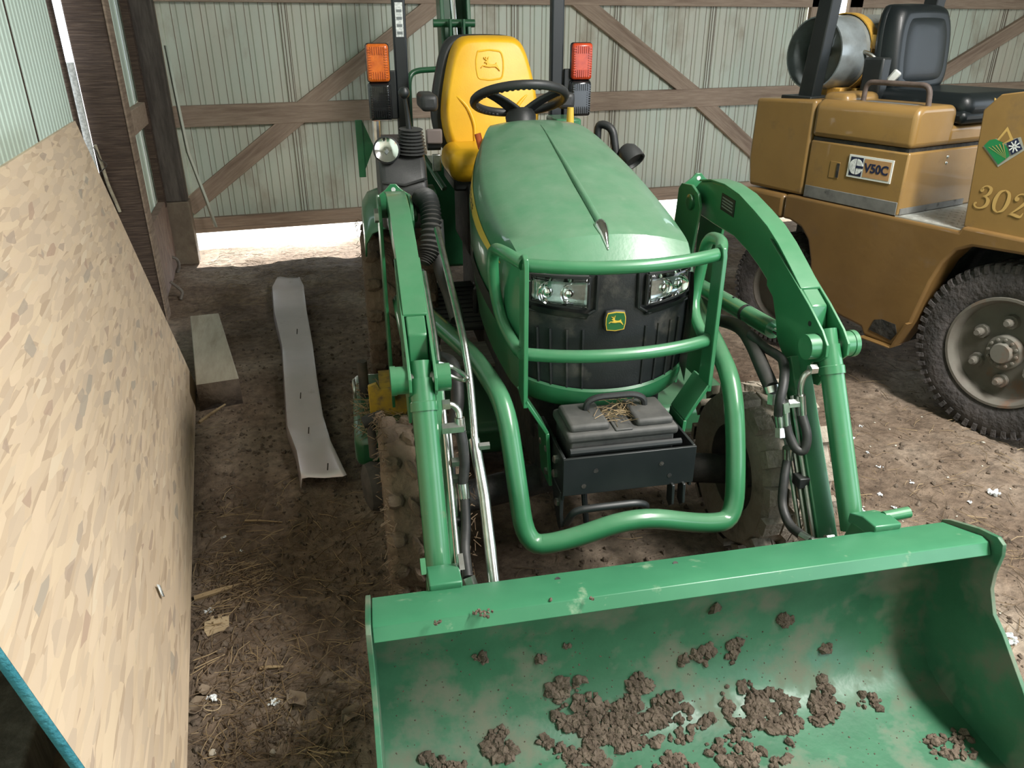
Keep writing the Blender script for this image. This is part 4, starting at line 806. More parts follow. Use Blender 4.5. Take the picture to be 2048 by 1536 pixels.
# ================================================================= FORKLIFT
F = empty('forklift', (FF.o.x, FF.o.y, 0), R(FF.deg))
tag(F, 'dirty yellow forklift numbered 302 with black seat parked beside tractor', 'forklift')
def fpart(name, m, mt, parent=None, **k): return obj(name, m, mt, parent or F, **k)
def fp_(x, y, **k): return FF.at(x, y, **k)
CH = [(.355, .768), (1.20, .768), (1.20, .655), (1.155, .655), (1.085, .635), (1.035, .585), (1.005, .50), (.965, .32), (.90, .302), (.68, .272), (.66, .24), (.51, .235), (.455, .36), (.415, .55), (.385, .635), (.345, .695), (.29, .722), (.10, .733), (-.45, .745), (-.45, .79), (.345, .79)]
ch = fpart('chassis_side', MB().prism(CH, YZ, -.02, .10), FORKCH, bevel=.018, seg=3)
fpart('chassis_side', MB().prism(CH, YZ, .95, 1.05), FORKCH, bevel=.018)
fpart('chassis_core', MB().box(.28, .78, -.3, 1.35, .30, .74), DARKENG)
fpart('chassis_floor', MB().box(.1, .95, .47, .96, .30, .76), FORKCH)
fpart('front_arch_liner', MB().prism([(.505, .245), (.515, .245), (.47, .37), (.43, .555), (.40, .645), (.355, .71), (.29, .738), (-.45, .76), (-.45, .75), (.285, .728), (.345, .70), (.39, .64), (.418, .55), (.458, .365)], YZ, .09, .30), DARKENG)
fpart('step_recess', MB().prism([(.525, .262), (.635, .275), (.62, .325), (.585, .338), (.52, .335), (.505, .30)], YZ, -.0225, -.018), DARKENG)
fpart('step_plate', MB().box(-.045, .06, .51, .66, .232, .240), FORKCH, bevel=.003)
fpart('step_lip', MB().prism([(.51, .234), (.50, .24), (.455, .36), (.465, .362)], YZ, -.045, .0), FORKCH)
tr = fpart('foot_deck', MB().box(.0, .95, .345, .64, .765, .772), TREAD)
random.seed(2)
for i in range(9):
    for j in range(11):
        x, y = .03 + .05 * i, .37 + .025 * j
        if y > .62 or i > 8: continue
        a = R(45 if (i + j) % 2 else -45); d = Vector((math.cos(a), math.sin(a), 0)) * .011; n = Vector((-d.y, d.x, 0)) * .28; c0 = Vector((x, y, .772))
        fpart('tread_stud', MB().add([c0 - d, c0 + n, c0 + d, c0 - n, c0 + Vector((0, 0, .002))], [(0, 1, 4), (1, 2, 4), (2, 3, 4), (3, 0, 4)]), TREAD, tr)
# cowl with number
COWL = [(.352, .785), (.352, .79), (.385, 1.205), (.335, 1.262), (.18, 1.29), (-.42, 1.31), (-.42, .785)]
cowl = fpart('front_cowl', MB().prism(COWL, YZ, .0, .16), FORKY, bevel=.014, seg=3)
fpart('dash_panel', MB().prism([(.10, .79), (.20, 1.20), (.16, 1.27), (-.42, 1.29), (-.42, .79)], YZ, .16, .95), FORKY, bevel=.012)
def stroke(pts, ws):
    P = spline([(a, b, 0) for a, b in pts], 6); n = len(P); W = [ws[0]] * 0
    k = len(pts) - 1
    for i in range(n):
        u = i / (n - 1) * k; j = min(k - 1, int(u)); W.append(ws[j] + (ws[j + 1] - ws[j]) * (u - j))
    a_, b_ = [], []
    for i, p in enumerate(P):
        t = (P[min(i + 1, n - 1)] - P[max(i - 1, 0)]).normalized(); nn = Vector((-t.y, t.x, 0)); a_.append(p + nn * W[i]); b_.append(p - nn * W[i])
    return a_, b_
def glyph(m, strokes, ox, oy, sz, slant=.12):
    for pts, ws in strokes:
        a_, b_ = stroke(pts, ws); q = lambda p: Vector((-.0025, oy - (ox + (p.x + p.y * slant) * sz), 0)) 
        rows = [[Vector((-.0025, OY - (ox + (p.x + p.y * slant) * sz), oy + p.y * sz)) for p in r] for r in (a_, b_)]
        m.grid(rows)
OY = .335
G3 = [([(.12, .80), (.16, .84), (.20, .80), (.16, .75), (.11, .80), (.20, .96), (.36, 1.0), (.52, .90), (.52, .72), (.42, .58), (.28, .53)], [.04, .04, .04, .05, .04, .025, .03, .07, .08, .05, .02]), ([(.28, .53), (.46, .50), (.58, .36), (.56, .16), (.40, .02), (.20, .0), (.06, .08), (.06, .18), (.13, .20)], [.02, .04, .085, .08, .04, .03, .04, .05, .035])]
G0 = [([(.34, 1.0), (.14, .86), (.06, .5), (.14, .14), (.34, 0)], [.02, .065, .09, .065, .02]), ([(.34, 1.0), (.54, .86), (.62, .5), (.54, .14), (.34, 0)], [.02, .065, .09, .065, .02])]
G2 = [([(.10, .78), (.16, .80), (.18, .74), (.12, .70), (.06, .78), (.14, .94), (.32, 1.0), (.50, .92), (.54, .74), (.44, .52), (.24, .26), (.04, .04)], [.035, .04, .045, .05, .04, .025, .03, .07, .08, .065, .04, .02]), ([(.04, .06), (.20, .08), (.40, .04), (.54, .04), (.60, .22)], [.03, .06, .065, .05, .015])]
m = MB()
for g, ox, oz in ((G3, .0, .865), (G0, .066, .861), (G2, .132, .857)): glyph(m, g, ox, oz, .082, .12)
fpart('number_302', m, PALEY, cowl, smooth=0)
# diamond emblem: sand outline, green field, blue square with snowflake
def fe(px, py, off): p = fp_(px, py, X=0); return Vector((-off, p.y, p.z))
lg = fpart('emblem_sand', MB().grid([[fe(1990, 285, .002), fe(2016, 253, .002)], [fe(2006, 288, .002), fe(2028, 280, .002)]]), SAND, cowl, smooth=0)
fpart('emblem_backing', MB().add([fe(1966, 293, .001), fe(1996, 334, .001), fe(2050, 300, .001), fe(2042, 274, .001), fe(2012, 281, .001), fe(1992, 277, .001)], [(0, 1, 2, 3, 4, 5)]), mat('emblem_grey', (.30, .30, .25), rough=.5), lg, smooth=0)
fpart('emblem_green', MB().add([fe(1969, 291, .003), fe(1980, 280, .003), fe(1992, 278, .003), fe(2006, 284, .003), fe(2016, 296, .003), fe(2020, 312, .003), fe(1997, 329, .003)], [tuple(range(7))]), LOGOG, lg, smooth=0)
for k in range(5): fpart('emblem_ray', MB().add([fe(2014, 318, .004), fe(1978 + 7 * k, 294 - 2 * k, .004), fe(1980 + 7 * k, 294 - 2 * k, .004)], [(0, 1, 2)]), PALEY, lg, smooth=0)
fpart('emblem_blue', MB().add([fe(2014, 286, .003), fe(2036, 276, .003), fe(2046, 298, .003), fe(2024, 310, .003)], [(0, 1, 2, 3)]), NAVY, lg, smooth=0)
fpart('emblem_hole', MB().add([fe(1998, 282, .003), fe(2015, 262, .003), fe(2021, 278, .003), fe(2008, 285, .003)], [(0, 1, 2, 3)]), FORKY, lg, smooth=0)
m = MB(); cc_ = fe(2030, 293, .004)
for k in range(4):
    a = k * math.pi / 4; d = Vector((0, math.cos(a), math.sin(a))) * .020; n = Vector((0, -d.z, d.y)) * .11; m.add([cc_ - d - n, cc_ - d + n, cc_ + d + n, cc_ + d - n], [(0, 1, 2, 3)])
fpart('emblem_snowflake', m, WHITE, lg, smooth=0)
# engine cover
eng = fpart('engine_cover', MB().box(.0, .95, .632, 1.118, .772, 1.022), FORKY, bevel=.008)
fpart('worn_skirt', MB().box(-.003, .006, .640, 1.112, .772, .825), FORKG, eng, bevel=.002)
fpart('worn_skirt', MB().box(.01, .45, .629, .636, .775, .80), FORKG, eng)
fpart('cover_gap', MB().box(.006, .94, .642, 1.11, 1.02, 1.036), DARKENG, eng)
fpart('latch_recess', MB().box(-.002, .004, .945, .995, .875, .945), FORKY, eng, bevel=.001)
fpart('latch_slot', MB().box(-.004, .004, .945, .958, .88, .94), DARKENG, eng)
for z in (.99, .965): fpart('rivet', MB().lathe([(.007, 0), (.005, .004), (0, .005)], (.26, .632, z), (0, -1, 0), 10), STEEL, eng)
# model sign
s0, s1 = fp_(1698, 327, X=0), fp_(1786, 340, X=0); zt0, zb0 = fp_(1702, 305, X=0).z, fp_(1698, 349, X=0).z
sy0, sy1 = s0.y, s1.y; sz = (.9, .99); zb_, zt_ = .893, .986
sign = fpart('model_sign', MB().box(-.004, .001, sy1, sy0, zb_, zt_), mat('sign_white', (.66, .68, .64), rough=.5), eng)
wS = sy0 - sy1
fpart('sign_field', MB().box(-.0052, -.003, sy1 + .008, sy0 - wS * .37, zb_ + .009, zt_ - .009), mat('sign_tan', (.40, .23, .10), rough=.5), sign)
fpart('sign_logo_square', MB().box(-.005, -.003, sy0 - wS * .335, sy0 - .010, zb_ + .008, zt_ - .008), NAVY, sign)
lc_ = ((sy0 - wS * .335 + sy0 - .010) / 2, (zb_ + zt_) / 2); lr = wS * .145
for sgn in (1, -1):
    m = MB(); cells = [(lc_[0] + sgn * .0022 + sgn * lr * math.sin(t), lc_[1] + lr * 1.05 * math.cos(t)) for t in [math.pi * k / 14 for k in range(15)]]
    m.prism(cells, YZ, -.0062, -.004); fpart('sign_logo_half', m, WHITE, sign, smooth=0)
fpart('sign_logo_bar', MB().box(-.0070, -.005, lc_[0] - lr - .004, lc_[0] - .002, lc_[1] - .005, lc_[1] + .005), NAVY, sign)
tcY = (sy1 + .010 + sy0 - wS * .36) / 2
fpart('sign_text', text_mb('V50C', .050, lambda x, y, z: Vector((-.0058 - z, tcY - x, (zb_ + zt_) / 2 + y)), .0012, .0016, .98), NAVY, sign, smooth=0)
# hood over engine, arm shelf, handle, seat
arc = lambda cx, cz, r, a0, a1: [(cx + r * math.cos(R(a0 + (a1 - a0) * k / 6)), cz + r * math.sin(R(a0 + (a1 - a0) * k / 6))) for k in range(7)]
shelf = fpart('side_hood', MB().prism([(.26, 1.036), (-.004, 1.036)] + arc(.041, 1.150, .045, 180, 90) + arc(.22, 1.155, .04, 90, 0), XZ, .628, 1.122), FORKY, bevel=.022, seg=4)
fpart('rear_hood_rise', MB().box(.03, .26, .99, 1.125, 1.12, 1.222), FORKY, shelf, bevel=.03, seg=4)
fpart('center_hood', MB().box(.22, .95, .625, 1.12, 1.036, 1.115), FORKY, bevel=.025, seg=4)
fpart('shelf_wear', MB().box(.06, .12, .70, .93, 1.1945, 1.1958), FORKG, shelf)
hd = [(.09, .955, 1.19), (.09, .955, 1.27), (.09, .665, 1.27), (.09, .655, 1.185)]
fpart('grab_rail', MB().tube(rnd(hd, .035), .011, 10), mat('rusty_bar', (.07, .05, .042), (.12, .09, .075), 20, rough=.6))
sc_u = fpart('seat_cushion', MB().box(.27, .80, .60, 1.06, 1.125, 1.235), VINYL, bevel=.05, seg=5)
fpart('seat_cushion_side', MB().box(.26, .81, .60, 1.07, 1.118, 1.17), VINYL, sc_u, bevel=.02)
fpart('seat_tear', MB().add([(.45, .604, 1.215), (.475, .603, 1.20), (.455, .600, 1.165)], [(0, 1, 2)]), SAND, sc_u, smooth=0, solid=.004)
def fback():
    o_ = [(.27, 1.24), (.262, 1.35), (.27, 1.50), (.30, 1.585), (.36, 1.605), (.60, 1.605), (.66, 1.58), (.69, 1.49), (.69, 1.35), (.67, 1.26), (.60, 1.225), (.34, 1.22)]
    o_ = [(x + .075, 1.20 + (z - 1.22) * .97) for x, z in o_]
    return [(p.x, p.z) for p in spline([(x, 0, z) for x, z in o_ + o_[:1]], 3)][:-1]
fb = fback(); bk = fpart('seat_backrest', tilt(pillow(fb, 1.0, 1.07, .22, 8), 1.2, .12), VINYL, smooth=60)
fpart('backrest_pad', tilt(pillow([(.553 + (x - .553) * .80, 1.385 + (z - 1.385) * .80) for x, z in fb], .990, 1.02, .5, 6), 1.2, .12), VINYL, bk, smooth=60)
fpart('backrest_shell', tilt(MB().prism([(.553 + (x - .553) * 1.02, z) for x, z in fb], XZ, 1.065, 1.11), 1.2, .12), VINYL, bk, bevel=.02, seg=3)
fpart('seat_hinge', MB().box(.24, .30, 1.0, 1.10, 1.18, 1.36), BLACKM, bk, bevel=.01)
kp = Vector((.20, .93, 1.265)); fpart('brake_knob', MB().lathe([(.010, 0), (.016, .01), (.018, .05), (.012, .056)], kp, (.35, -.45, .8), 8), mat('grey_knob', (.5, .52, .5), rough=.4))
# counterweight
CWP = [(1.125, .772), (1.125, 1.19), (1.47, 1.175), (1.475, .90), (1.455, .772)]
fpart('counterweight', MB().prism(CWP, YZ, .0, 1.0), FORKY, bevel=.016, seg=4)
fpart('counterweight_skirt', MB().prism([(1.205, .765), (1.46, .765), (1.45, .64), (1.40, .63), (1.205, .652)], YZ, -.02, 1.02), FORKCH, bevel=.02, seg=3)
# overhead guard posts
for x0_, x1_ in ((.10, .16), (.84, .80)):
    fpart('guard_post', MB().prism([(1.22, 1.18), (1.30, 1.18), (1.20, 2.2), (1.14, 2.2)], YZ, x0_ - .02, x0_ + .045), BLACKM, bevel=.006)
    fpart('post_flange', MB().box(x0_ - .06, x0_ + .10, 1.19, 1.36, 1.178, 1.195), BLACKM, bevel=.004)
# wheels
def fwheel(name, cy, r, hw, x0, rim):
    m = MB(); cx = x0 + hw
    prof = [(rim, -hw * .80), (rim + .015, -hw * .92), (rim + .04, -hw * .97), (r * .78, -hw), (r * .92, -hw * .97), (r * .975, -hw * .88), (r * .985, 0), (r * .975, hw * .88), (r * .90, hw * .97), (rim + .02, hw * .9), (rim, hw * .8)]
    m.lathe(prof, (cx, cy, r), (1, 0, 0), 64, closed=True); cells = []
    n = 54; st = 2 * math.pi / n
    for k in range(n):
        for s in (-1, 1): t = k * st + (0 if s < 0 else st / 2); cells.append([(s * hw * 1.0, t - st * .30), (s * hw * .08, t - st * .10), (s * hw * .08, t + st * .42), (s * hw * 1.0, t + st * .22)])
    lug_block(m, cx, cy, r, r * .955, r, cells)
    m2 = []
    for k in range(n):
        t = k * st; c0 = [(a, u) for a, u in ((r * .90, t - st * .32), (r * .985, t - st * .25), (r * .985, t + st * .22), (r * .90, t + st * .15))]
        lo = [Vector((cx - hw * .955, cy + math.cos(u) * a, r + math.sin(u) * a)) for a, u in c0]; hi = [v - Vector((.005, 0, 0)) for v in lo]
        m.add(lo + hi, [(4, 5, 6, 7)] + [(i, (i + 1) % 4, 4 + (i + 1) % 4, 4 + i) for i in range(4)])
    return fpart(name, m, FTYRE, smooth=35), cx
wh, cx = fwheel('front_wheel', .10, .345, .105, .012, .205)
x_ = .012
fpart('wheel_rim', MB().lathe([(.218, x_ + .010), (.216, x_ + .002), (.206, x_ + .002), (.196, x_ + .018), (.190, x_ + .05), (.176, x_ + .056), (.12, x_ + .050), (.10, x_ + .046), (0, x_ + .046)], (0, .10, .345), (1, 0, 0), 48, c0=False), FRIM, wh)
fpart('wheel_hub', MB().lathe([(.068, x_ + .05), (.068, x_ + .022), (.062, x_ + .016), (.040, x_ + .016), (.040, x_ + .004), (.036, x_ - .002), (0, x_ - .002)], (0, .10, .345), (1, 0, 0), 32), FRIM, wh)
for k in range(12):
    a = 2 * math.pi * k / 12; fpart('hub_bolt', MB().lathe([(.0065, 0), (.0065, -.008), (0, -.009)], (x_ + .016, .10 + .053 * math.cos(a), .345 + .053 * math.sin(a)), (1, 0, 0), 8), FRIM, wh)
for k in range(6):
    a = 2 * math.pi * (k + .42) / 6; yy, zz = .10 + .118 * math.cos(a), .345 + .118 * math.sin(a)
    fpart('lug_nut', MB().lathe([(.030, 0), (.027, -.016), (.017, -.016), (.017, -.034), (.011, -.038), (.011, -.046), (0, -.046)], (x_ + .048, yy, zz), (1, 0, 0), 10), FRIM, wh)
fpart('rim_slot', MB().lathe([(.016, 0), (.016, -.001)], (x_ + .054, .10 - .10, .345 + .12), (1, 0, 0), 10), DARKENG, wh)
w2, cx2 = fwheel('rear_wheel', 1.235, .275, .085, .05, .15)
fpart('wheel_rim', MB().lathe([(.16, .062), (.15, .062), (.14, .09), (.06, .085), (.05, .065), (0, .065)], (0, 1.235, .275), (1, 0, 0), 32, c0=False), FRIM, w2)
# levers
fpart('shift_lever', MB().tube([(.16, .02, 1.28), (.10, .30, 1.46)], .010, 8), PALEY)
fpart('lever_knob', MB().lathe([(.012, -.03), (.022, -.02), (.024, .015), (.016, .022), (0, .024)], (.098, .31, 1.47), (-.2, .85, .5), 14), BLACKP)
fpart('lever_knob', MB().lathe([(.0, -.03), (.022, -.02), (.026, .01), (.018, .024), (0, .028)], (.13, .20, 1.52), (-.2, .5, .85), 14), BLACKM)
fpart('second_lever', MB().tube([(.18, .02, 1.28), (.135, .19, 1.50)], .010, 8), BLACKM)
# propane tank (its own thing, strapped on the counterweight)
tk = empty('propane_tank', FF.w((.20, 1.32, 1.165)), R(FF.deg)); tag(tk, 'grey propane cylinder lying strapped across the back of forklift', 'gas tank')
def kpart(name, m, mt, parent=None, **k): return obj(name, m, mt, parent or tk, **k)
TR = .165; tz = .205
kpart('tank_body', MB().lathe([(.0, .06), (.05, .062), (.11, .075), (.145, .10), (.160, .14), (TR, .18), (TR, .64), (.155, .70), (.11, .74), (0, .76)], (0, 0, tz), (1, 0, 0), 40), TANK, smooth=50)
col_ = kpart('valve_collar', MB().lathe([(.150, -.03), (.156, -.03), (.160, .13), (.154, .13)], (0, 0, tz), (1, 0, 0), 40, closed=True), mat('collar_grey', (.28, .32, .33), (.2, .22, .22), 8, rough=.25, metal=.3), smooth=40)
kpart('valve_body', MB().tube([(.07, 0, tz), (-.01, -.01, tz + .02)], .022, 12), STEEL)
kpart('valve_wheel', MB().lathe([(.03, 0), (.034, .01), (.03, .02)], (-.02, -.02, tz + .03), (-1, -.1, 0), 12), SAND)
for x in (.15, .50): kpart('tank_strap', MB().lathe([(TR + .002, x), (TR + .007, x), (TR + .007, x + .05), (TR + .002, x + .05)], (0, 0, tz), (1, 0, 0), 40, closed=True), STRAPY)
kpart('strap_latch', MB().box(.15, .20, -TR - .02, -TR + .01, tz + .02, tz + .08), STRAPY, bevel=.004)
kpart('tank_bracket', MB().box(.18, .56, -.10, .10, .0, .055), STRAPY, bevel=.006)
kpart('gas_hose', MB().tube(spline([(.10, -.12, tz + .02), (.13, -.20, tz - .01), (.15, -.22, tz - .07), (.13, -.20, tz - .14), (.10, -.16, tz - .19)], 7), .009, 8), STEEL)
kpart('bracket_stub', MB().box(.06, .14, -.11, -.03, 0, .06), STRAPY, bevel=.006)

# ================================================================= LOOSE THINGS
# OSB sheet leaning on the left wall
B = Vector((-.44, 3.29, 0)); e1 = Vector((-.19, 0, .982)); e2 = Vector((.055, -1, 0)).normalized(); nrm = e2.cross(e1).normalized()
if nrm.x < 0: nrm = -nrm
os_ = empty('osb_sheet', B, 0); tag(os_, 'tan oriented strand board sheet leaning against the left wall', 'board')
Mx = Matrix((e1.cross(nrm).normalized(), e1.normalized(), nrm)).transposed()   # local x along the foot, y up the board, z outward
if Mx.col[0].dot(e2) < 0: Mx = Matrix((-Mx.col[0], Mx.col[1], Mx.col[2])).transposed()
def on_board(x, y, z): return Mx @ Vector((x, y, z))
nx, ny = 30, 16; top = []; bot = []
for j in range(ny + 1):
    t = j / ny; y = 1.185 * t + .002; xl = -.135 * (1 - t) ** 1.0 + .0; rw = []
    for i in range(nx + 1):
        x = xl + (2.31 - xl) * i / nx; rw.append(Vector((x, y, .010 * math.sin(3.1 * i / nx) * math.sin(3.1 * t))))
    top.append(rw)
m = MB(); m.grid(top); face = obj('board_face', m, OSB, os_); 
m = MB(); th = .013
edge = [top[0][i] for i in range(nx + 1)] + [top[j][nx] for j in range(1, ny + 1)] + [top[ny][i] for i in range(nx - 1, -1, -1)] + [top[j][0] for j in range(ny - 1, 0, -1)]
m.add([p - Vector((0, 0, .0001)) for p in edge] + [p - Vector((0, 0, th)) for p in edge], [(i, (i + 1) % len(edge), len(edge) + (i + 1) % len(edge), len(edge) + i) for i in range(len(edge))])
m.add([p - Vector((0, 0, th)) for r in top for p in r], [(i * (nx + 1) + k, i * (nx + 1) + k + 1, (i + 1) * (nx + 1) + k + 1, (i + 1) * (nx + 1) + k) for i in range(ny) for k in range(nx)])
body = obj('board_body', m, OSB, os_)
m = MB(); m.add([Vector((2.312, top[j][nx].y, top[j][nx].z - z)) for j in range(ny + 1) for z in (-.001, th + .001)], [(2 * j, 2 * j + 1, 2 * j + 3, 2 * j + 2) for j in range(ny)])
te = obj('painted_edge', m, TEAL, os_, solid=.004)
rotm = Mx.to_4x4()
for o in (face, body, te): o.matrix_local = rotm
# label scrap stapled on the board
m = MB(); q = [tp_ for tp_ in ((.0, .0), (.012, .012), (.006, .045), (-.010, .03))]
sp0 = None
def board_at(px, py):
    P = at(px, py, nrm, nrm.dot(B)); d = P - B; return Mx.transposed() @ d
sp = board_at(312, 1185); m.add([Vector((sp.x + a, sp.y + b - .02, .012)) for a, b in q] , [(0, 1, 2, 3)])
o = obj('plastic_scrap', m, WHITE, os_, solid=.002); o.matrix_local = rotm
# dark timber behind the sheet at the bottom
m = MB(); m.box(-.80, -.62, .2, 3.0, .0, .14); tag(obj('timber_beam', m, DARKPOST2, bevel=.008), 'dark rough timber beam on the ground behind the board', 'timber')
# timber block
a0, a1, b0, b1 = gnd(392, 770, .115), gnd(478, 757, .115), gnd(380, 632, .115), gnd(437, 626, .115)
blk = empty('timber_block', ((a0 + a1 + b0 + b1) / 4) * Vector((1, 1, 0)) if False else Vector(((a0.x + b1.x) / 2, (a0.y + b1.y) / 2, 0)))
tag(blk, 'short grey squared timber block lying on dirt beside the board', 'timber')
oo = blk.location; m = MB(); ptsb = [a0, a1, b1, b0]
m.add([Vector((p.x, p.y, -.01)) - oo * 1.0 + Vector((0, 0, 0)) for p in ptsb] + [Vector((p.x, p.y, .115)) - oo for p in ptsb], [(0, 1, 2, 3), (4, 7, 6, 5), (1, 5, 6, 2), (2, 6, 7, 3), (3, 7, 4, 0)])
obj('block_body', m, BLOCKW, blk, bevel=.004)
m = MB(); m.add([Vector((a0.x, a0.y - .001, -.01)) - oo, Vector((a1.x, a1.y - .001, -.01)) - oo, Vector((a1.x, a1.y - .001, .115)) - oo, Vector((a0.x, a0.y - .001, .115)) - oo], [(0, 1, 2, 3)])
obj('end_grain', m, ENDW, blk, solid=.002)
# bent metal flashing strip
L_ = [(556, 553), (546, 572), (550, 620), (566, 690), (570, 750), (577, 850), (596, 900), (606, 955)]; R_ = [(598, 556), (606, 572), (612, 622), (624, 690), (632, 755), (645, 835), (660, 885), (692, 953)]
zz = [.075, .045, .050, .028, .055, .030, .062, .035]
m = MB(); rows = []
for (l, r, z) in zip(L_, R_, zz):
    A, Bp = gnd(*l, z + .02), gnd(*r, z + .02); rows.append([A + Vector((-.012, 0, -.045)), A + Vector((-.004, 0, -.004)), A.lerp(Bp, .12), A.lerp(Bp, .5) - Vector((0, 0, .004)), A.lerp(Bp, .92), Bp + Vector((.003, 0, .006))])
big = []
for a, b in zip(rows, rows[1:]):
    for k in range(4): big.append([p.lerp(q, k / 4) for p, q in zip(a, b)])
big.append(rows[-1])
m.grid(big); fo = empty('bent_flashing', (.0, 3.4, 0)); tag(fo, 'long bent strip of pale metal flashing lying on the dirt', 'flashing')
o = obj('flashing_strip', m, FLASH, fo, solid=.0015, smooth=55); o.location = (0, -3.4, 0)
for px, py in ((594, 668), (601, 797), (617, 867), (655, 940)):
    p = gnd(px, py, .068); o = obj('nail', MB().tube([p, p + Vector((.004, -.003, .028))], .0022, 6), RIMD, fo); o.location = (0, -3.4, 0)
# rope and wire on the post
m = MB().tube(spline([at(190, 290, (0, 1, 0), 4.36), at(204, 330, (0, 1, 0), 4.37), at(217, 370, (0, 1, 0), 4.37), at(230, 400, (0, 1, 0), 4.375), at(240, 424, (0, 1, 0), 4.375)], 5), .008, 8)
tag(obj('rope', m, mat('dirty_rope', (.40, .36, .26), (.28, .24, .17), 40, rough=.9)), 'short pale rope hanging down the dark post', 'rope')
m = MB().tube(spline([at(180, 292, (0, 1, 0), 4.36), at(192, 300, (0, 1, 0), 4.35), at(200, 318, (0, 1, 0), 4.36), at(214, 330, (0, 1, 0), 4.34), at(200, 345, (0, 1, 0), 4.36)], 5), .0028, 6)
tag(obj('wire', m, RIMD), 'thin dark wire curled on the post above the rope', 'wire')
# scrap iron at the far post foot
for px, py, sgn in ((352, 545, 1), (358, 598, -1)):
    p = gnd(px, py); m = MB().tube(rnd([p + Vector((-.03, 0, .11)), p + Vector((.02 * sgn, 0, .10)), p + Vector((.03, .01, .04)), p + Vector((.01, -.01, 0))], .03), .009, 8)
    tag(obj('scrap_bracket', m, mat('scrap_iron', (.10, .085, .07), (.2, .18, .15), 20, rough=.6)), 'bent rusty iron bracket at foot of the far post' if sgn > 0 else 'bent iron bracket beside the kick board near the timber block', 'bracket')
# ---- ground litter
def gz(p, dz=0): p = Vector(p); p.z = hgt(p.x, p.y) + dz; return p
random.seed(21); m1 = MB(); m2 = MB()
def straw_at(m, p, ln, r, lift=.02):
    a = random.uniform(0, 6.283); d = Vector((math.cos(a), math.sin(a), 0)) * ln / 2
    A = gz(p - d, .001 + random.uniform(0, lift * .4)); C_ = gz(p + d, .002 + random.uniform(0, lift)); Bm = (A + C_) / 2 + Vector((random.gauss(0, ln * .06), random.gauss(0, ln * .06), random.uniform(0, lift * .4)))
    m.tube([A, Bm, C_], r, 3, cap=False)
def allowed(p):
    l = TF.l(p)
    return p.x > -.46 and p.y < 5.95 and not (abs(l.x) < .70 and -1.08 < l.y < -.42)
for _ in range(3000):
    k = random.random()
    if k < .30: px, py = random.uniform(390, 760), random.uniform(1000, 1536)
    elif k < .55: px, py = random.gauss(560, 130), random.gauss(560, 45)
    elif k < .65: px, py = random.gauss(480, 35), random.gauss(1150, 30)
    elif k < .80: px, py = random.uniform(1660, 2048), random.uniform(700, 1300)
    else: px, py = random.uniform(345, 2000), random.uniform(525, 1400)
    if py < 500: continue
    p = gnd(px, py)
    if not allowed(p) or p.y > 6.2: continue
    straw_at(m1 if random.random() < .35 else m2, p, random.uniform(.015, .09) if random.random() < .9 else random.uniform(.08, .16), random.choice((.0007, .001, .0013)))
random.seed(22); mc = MB()
for _ in range(5200):
    px, py = (random.uniform(390, 780), random.uniform(620, 1536)) if random.random() < .55 else (random.uniform(1000, 2048), random.uniform(640, 1400))
    p = gnd(px, py)
    if allowed(p): clod(mc, gz(p, .001), random.choice((.002, .003, .004, .005, .007, .013)) * random.uniform(.7, 1.2))
lit = MB(); n0, n1 = len(m1.f), len(m2.f)
for q in (m1, m2, mc): lit.add(q.v, q.f)
lo_ = obj('floor_litter', lit, STRAW, smooth=0); lo_.data.materials.append(STRAWD); lo_.data.materials.append(MUD)
lo_.data.polygons.foreach_set('material_index', [0] * n0 + [1] * n1 + [2] * (len(lit.f) - n0 - n1))
tag(lo_, 'straw, chaff and soil crumbs scattered over the dirt floor', 'straw', kind='stuff')
def thing(name, m, mt, label, cat, group=None, **k): return tag(obj(name, m, mt, **k), label, cat, group)
random.seed(5)
for px, py, r, lb in ((425, 1508, .019, 'pale rounded stone by the foot of the strand board'), (545, 1500, .013, 'brown flat stone on the straw near the bucket side'), (611, 1500, .008, 'tiny whitish pebble between bucket and board')):
    m = MB(); clod(m, gz(gnd(px, py), r * .5), r); o = thing('stone', m, STONE, lb, 'stone', sub=1)
for px, py, sz_, lb in ((703, 1430, .030, 'curled dry leaf beside the bucket side plate'), (595, 1402, .030, 'crumpled brown leaf on straw midway between board and bucket'), (395, 1415, .030, 'grey dry leaf against the strand board foot'), (410, 1385, .02, 'small dry leaf next to the rubber ring')):
    p = gz(gnd(px, py), .006); m = MB(); a = random.uniform(0, 6)
    rows = [[p + Vector((math.cos(a) * u * sz_ - math.sin(a) * v * sz_ * w_, math.sin(a) * u * sz_ + math.cos(a) * v * sz_ * w_, .010 * v * v + .006 * math.sin(u * 4))) for v in (-1, -.5, 0, .5, 1)] for u, w_ in ((-1, .15), (-.6, .55), (-.1, .75), (.4, .6), (.8, .3), (1.05, .05))]
    m.grid(rows); thing('dry_leaf', m, LEAF, lb, 'leaf', solid=.001)
def fluff(px, py, r, lb):
    p = gz(gnd(px, py), r * .5); m = MB()
    for _ in range(14): clod(m, p + Vector((random.gauss(0, r * .6), random.gauss(0, r * .6), random.uniform(-r * .2, r * .4))), r * random.uniform(.3, .7))
    thing('feather_tuft', m, FEATH, lb, 'feather', 'white feather tufts on the floor')
for px, py, r in ((417, 1218, .010), (424, 1395, .010), (548, 1405, .009), (447, 1072, .006), (480, 1097, .006), (418, 805, .008)): fluff(px, py, r, {417: 'white feather tuft just beside the broken tan plate', 424: 'white feather tuft touching the thin rubber ring', 548: 'ragged white feather tuft next to crumpled brown leaf', 418: 'small white feather tuft in front of the timber block'}.get(px, 'small white feather tuft in loose straw near the long wood splinter'))
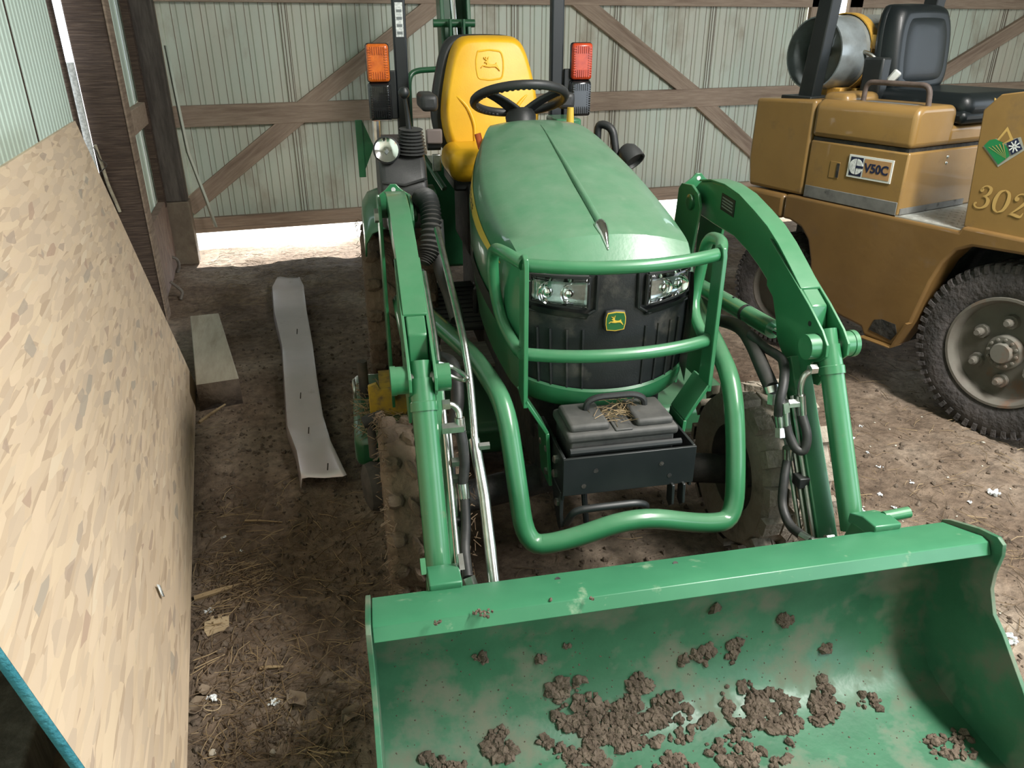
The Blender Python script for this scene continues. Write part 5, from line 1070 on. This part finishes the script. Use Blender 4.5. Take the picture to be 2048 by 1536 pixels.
for px, py, r in ((1985, 990, .016), (1725, 1020, .013), (1760, 935, .006), (1722, 850, .006), (1735, 905, .006), (1760, 985, .008), (1825, 960, .007), (2020, 1275, .02), (1705, 880, .008), (1790, 1010, .006), (1940, 1005, .006)): fluff(px, py, r, 'white feather tuft on dirt between bucket and forklift')
# tan plastic plate, rubber ring, splinters
p = gz(gnd(434, 1250), .004); M4 = Matrix.Translation(p) @ Matrix.Rotation(R(8), 4, 'Z') @ Matrix.Rotation(R(6), 4, 'X')
pl = empty('tan_plate', p, R(8)); tag(pl, 'broken square tan plate with a small knob on the dirt', 'scrap')
obj('plate', MB().prism([(-.034, -.016), (.030, -.016), (.034, .022), (-.030, .024)], XY, 0, .004), CARD, pl, bevel=.001)
obj('plate_knob', MB().box(-.008, .010, -.006, .008, .004, .012), CARD, pl, bevel=.001)
obj('plate_flap', MB().prism([(-.028, -.036), (.002, -.03), (.030, -.032), (.030, -.018), (-.032, -.018)], XY, 0, .003), CARD, pl)
for dx in (-.008, .012): obj('plate_tab', MB().box(dx - .006, dx + .004, .024, .034, 0, .006), CARD, pl)
p = gz(gnd(425, 1411), .006); ring = [p + Vector((.020 * math.cos(t), .017 * math.sin(t), .003 * math.sin(2 * t))) for t in [2 * math.pi * k / 20 for k in range(21)]]
thing('rubber_ring', MB().tube(ring, .0016, 6, cap=False), CARD, 'thin tan rubber ring beside the strand board', 'ring')
for (x0_, y0_, x1_, y1_, wd, lb) in ((388, 1195, 510, 1160, .010, 'long grey wood splinter touching the strand board'), (520, 1337, 567, 1333, .006, 'short brown stick on dirt beside the bucket'), (398, 845, 455, 808, .008, 'split pale stick in front of the timber block'), (490, 1040, 565, 1045, .004, 'bent thin twig on dark dirt below the flashing'), (640, 1506, 705, 1507, .004, 'straight pale twig at the bucket side')):
    A, Bp = gz(gnd(x0_, y0_), .006), gz(gnd(x1_, y1_), .007); thing('wood_splinter', MB().tube([A, A.lerp(Bp, .4) + Vector((0, 0, .003)), Bp], [wd, wd * .9, wd * .5], 5), STRAW, lb, 'stick')
for i in range(34):
    px, py = random.uniform(1700, 2040), random.uniform(830, 1250); p = gz(gnd(px, py), .003)
    if not allowed(p) or FF.l(p).x > -.03: continue
    s_ = random.uniform(.004, .009); a = random.uniform(0, 6); d = Vector((math.cos(a), math.sin(a), 0)) * s_; n = Vector((-d.y, d.x, 0)) * .6
    thing('wood_chip', MB().add([p - d, p + n, p + d, p - n, p + Vector((0, 0, .003))], [(0, 1, 4), (1, 2, 4), (2, 3, 4), (3, 0, 4), (3, 2, 1, 0)]), mat_chip if i else globals().setdefault('mat_chip', mat('pale_chip', (.5, .48, .40), rough=.9)), 'tiny pale wood chip on dirt between bucket and forklift', 'chip', 'pale chips by the forklift', smooth=0)
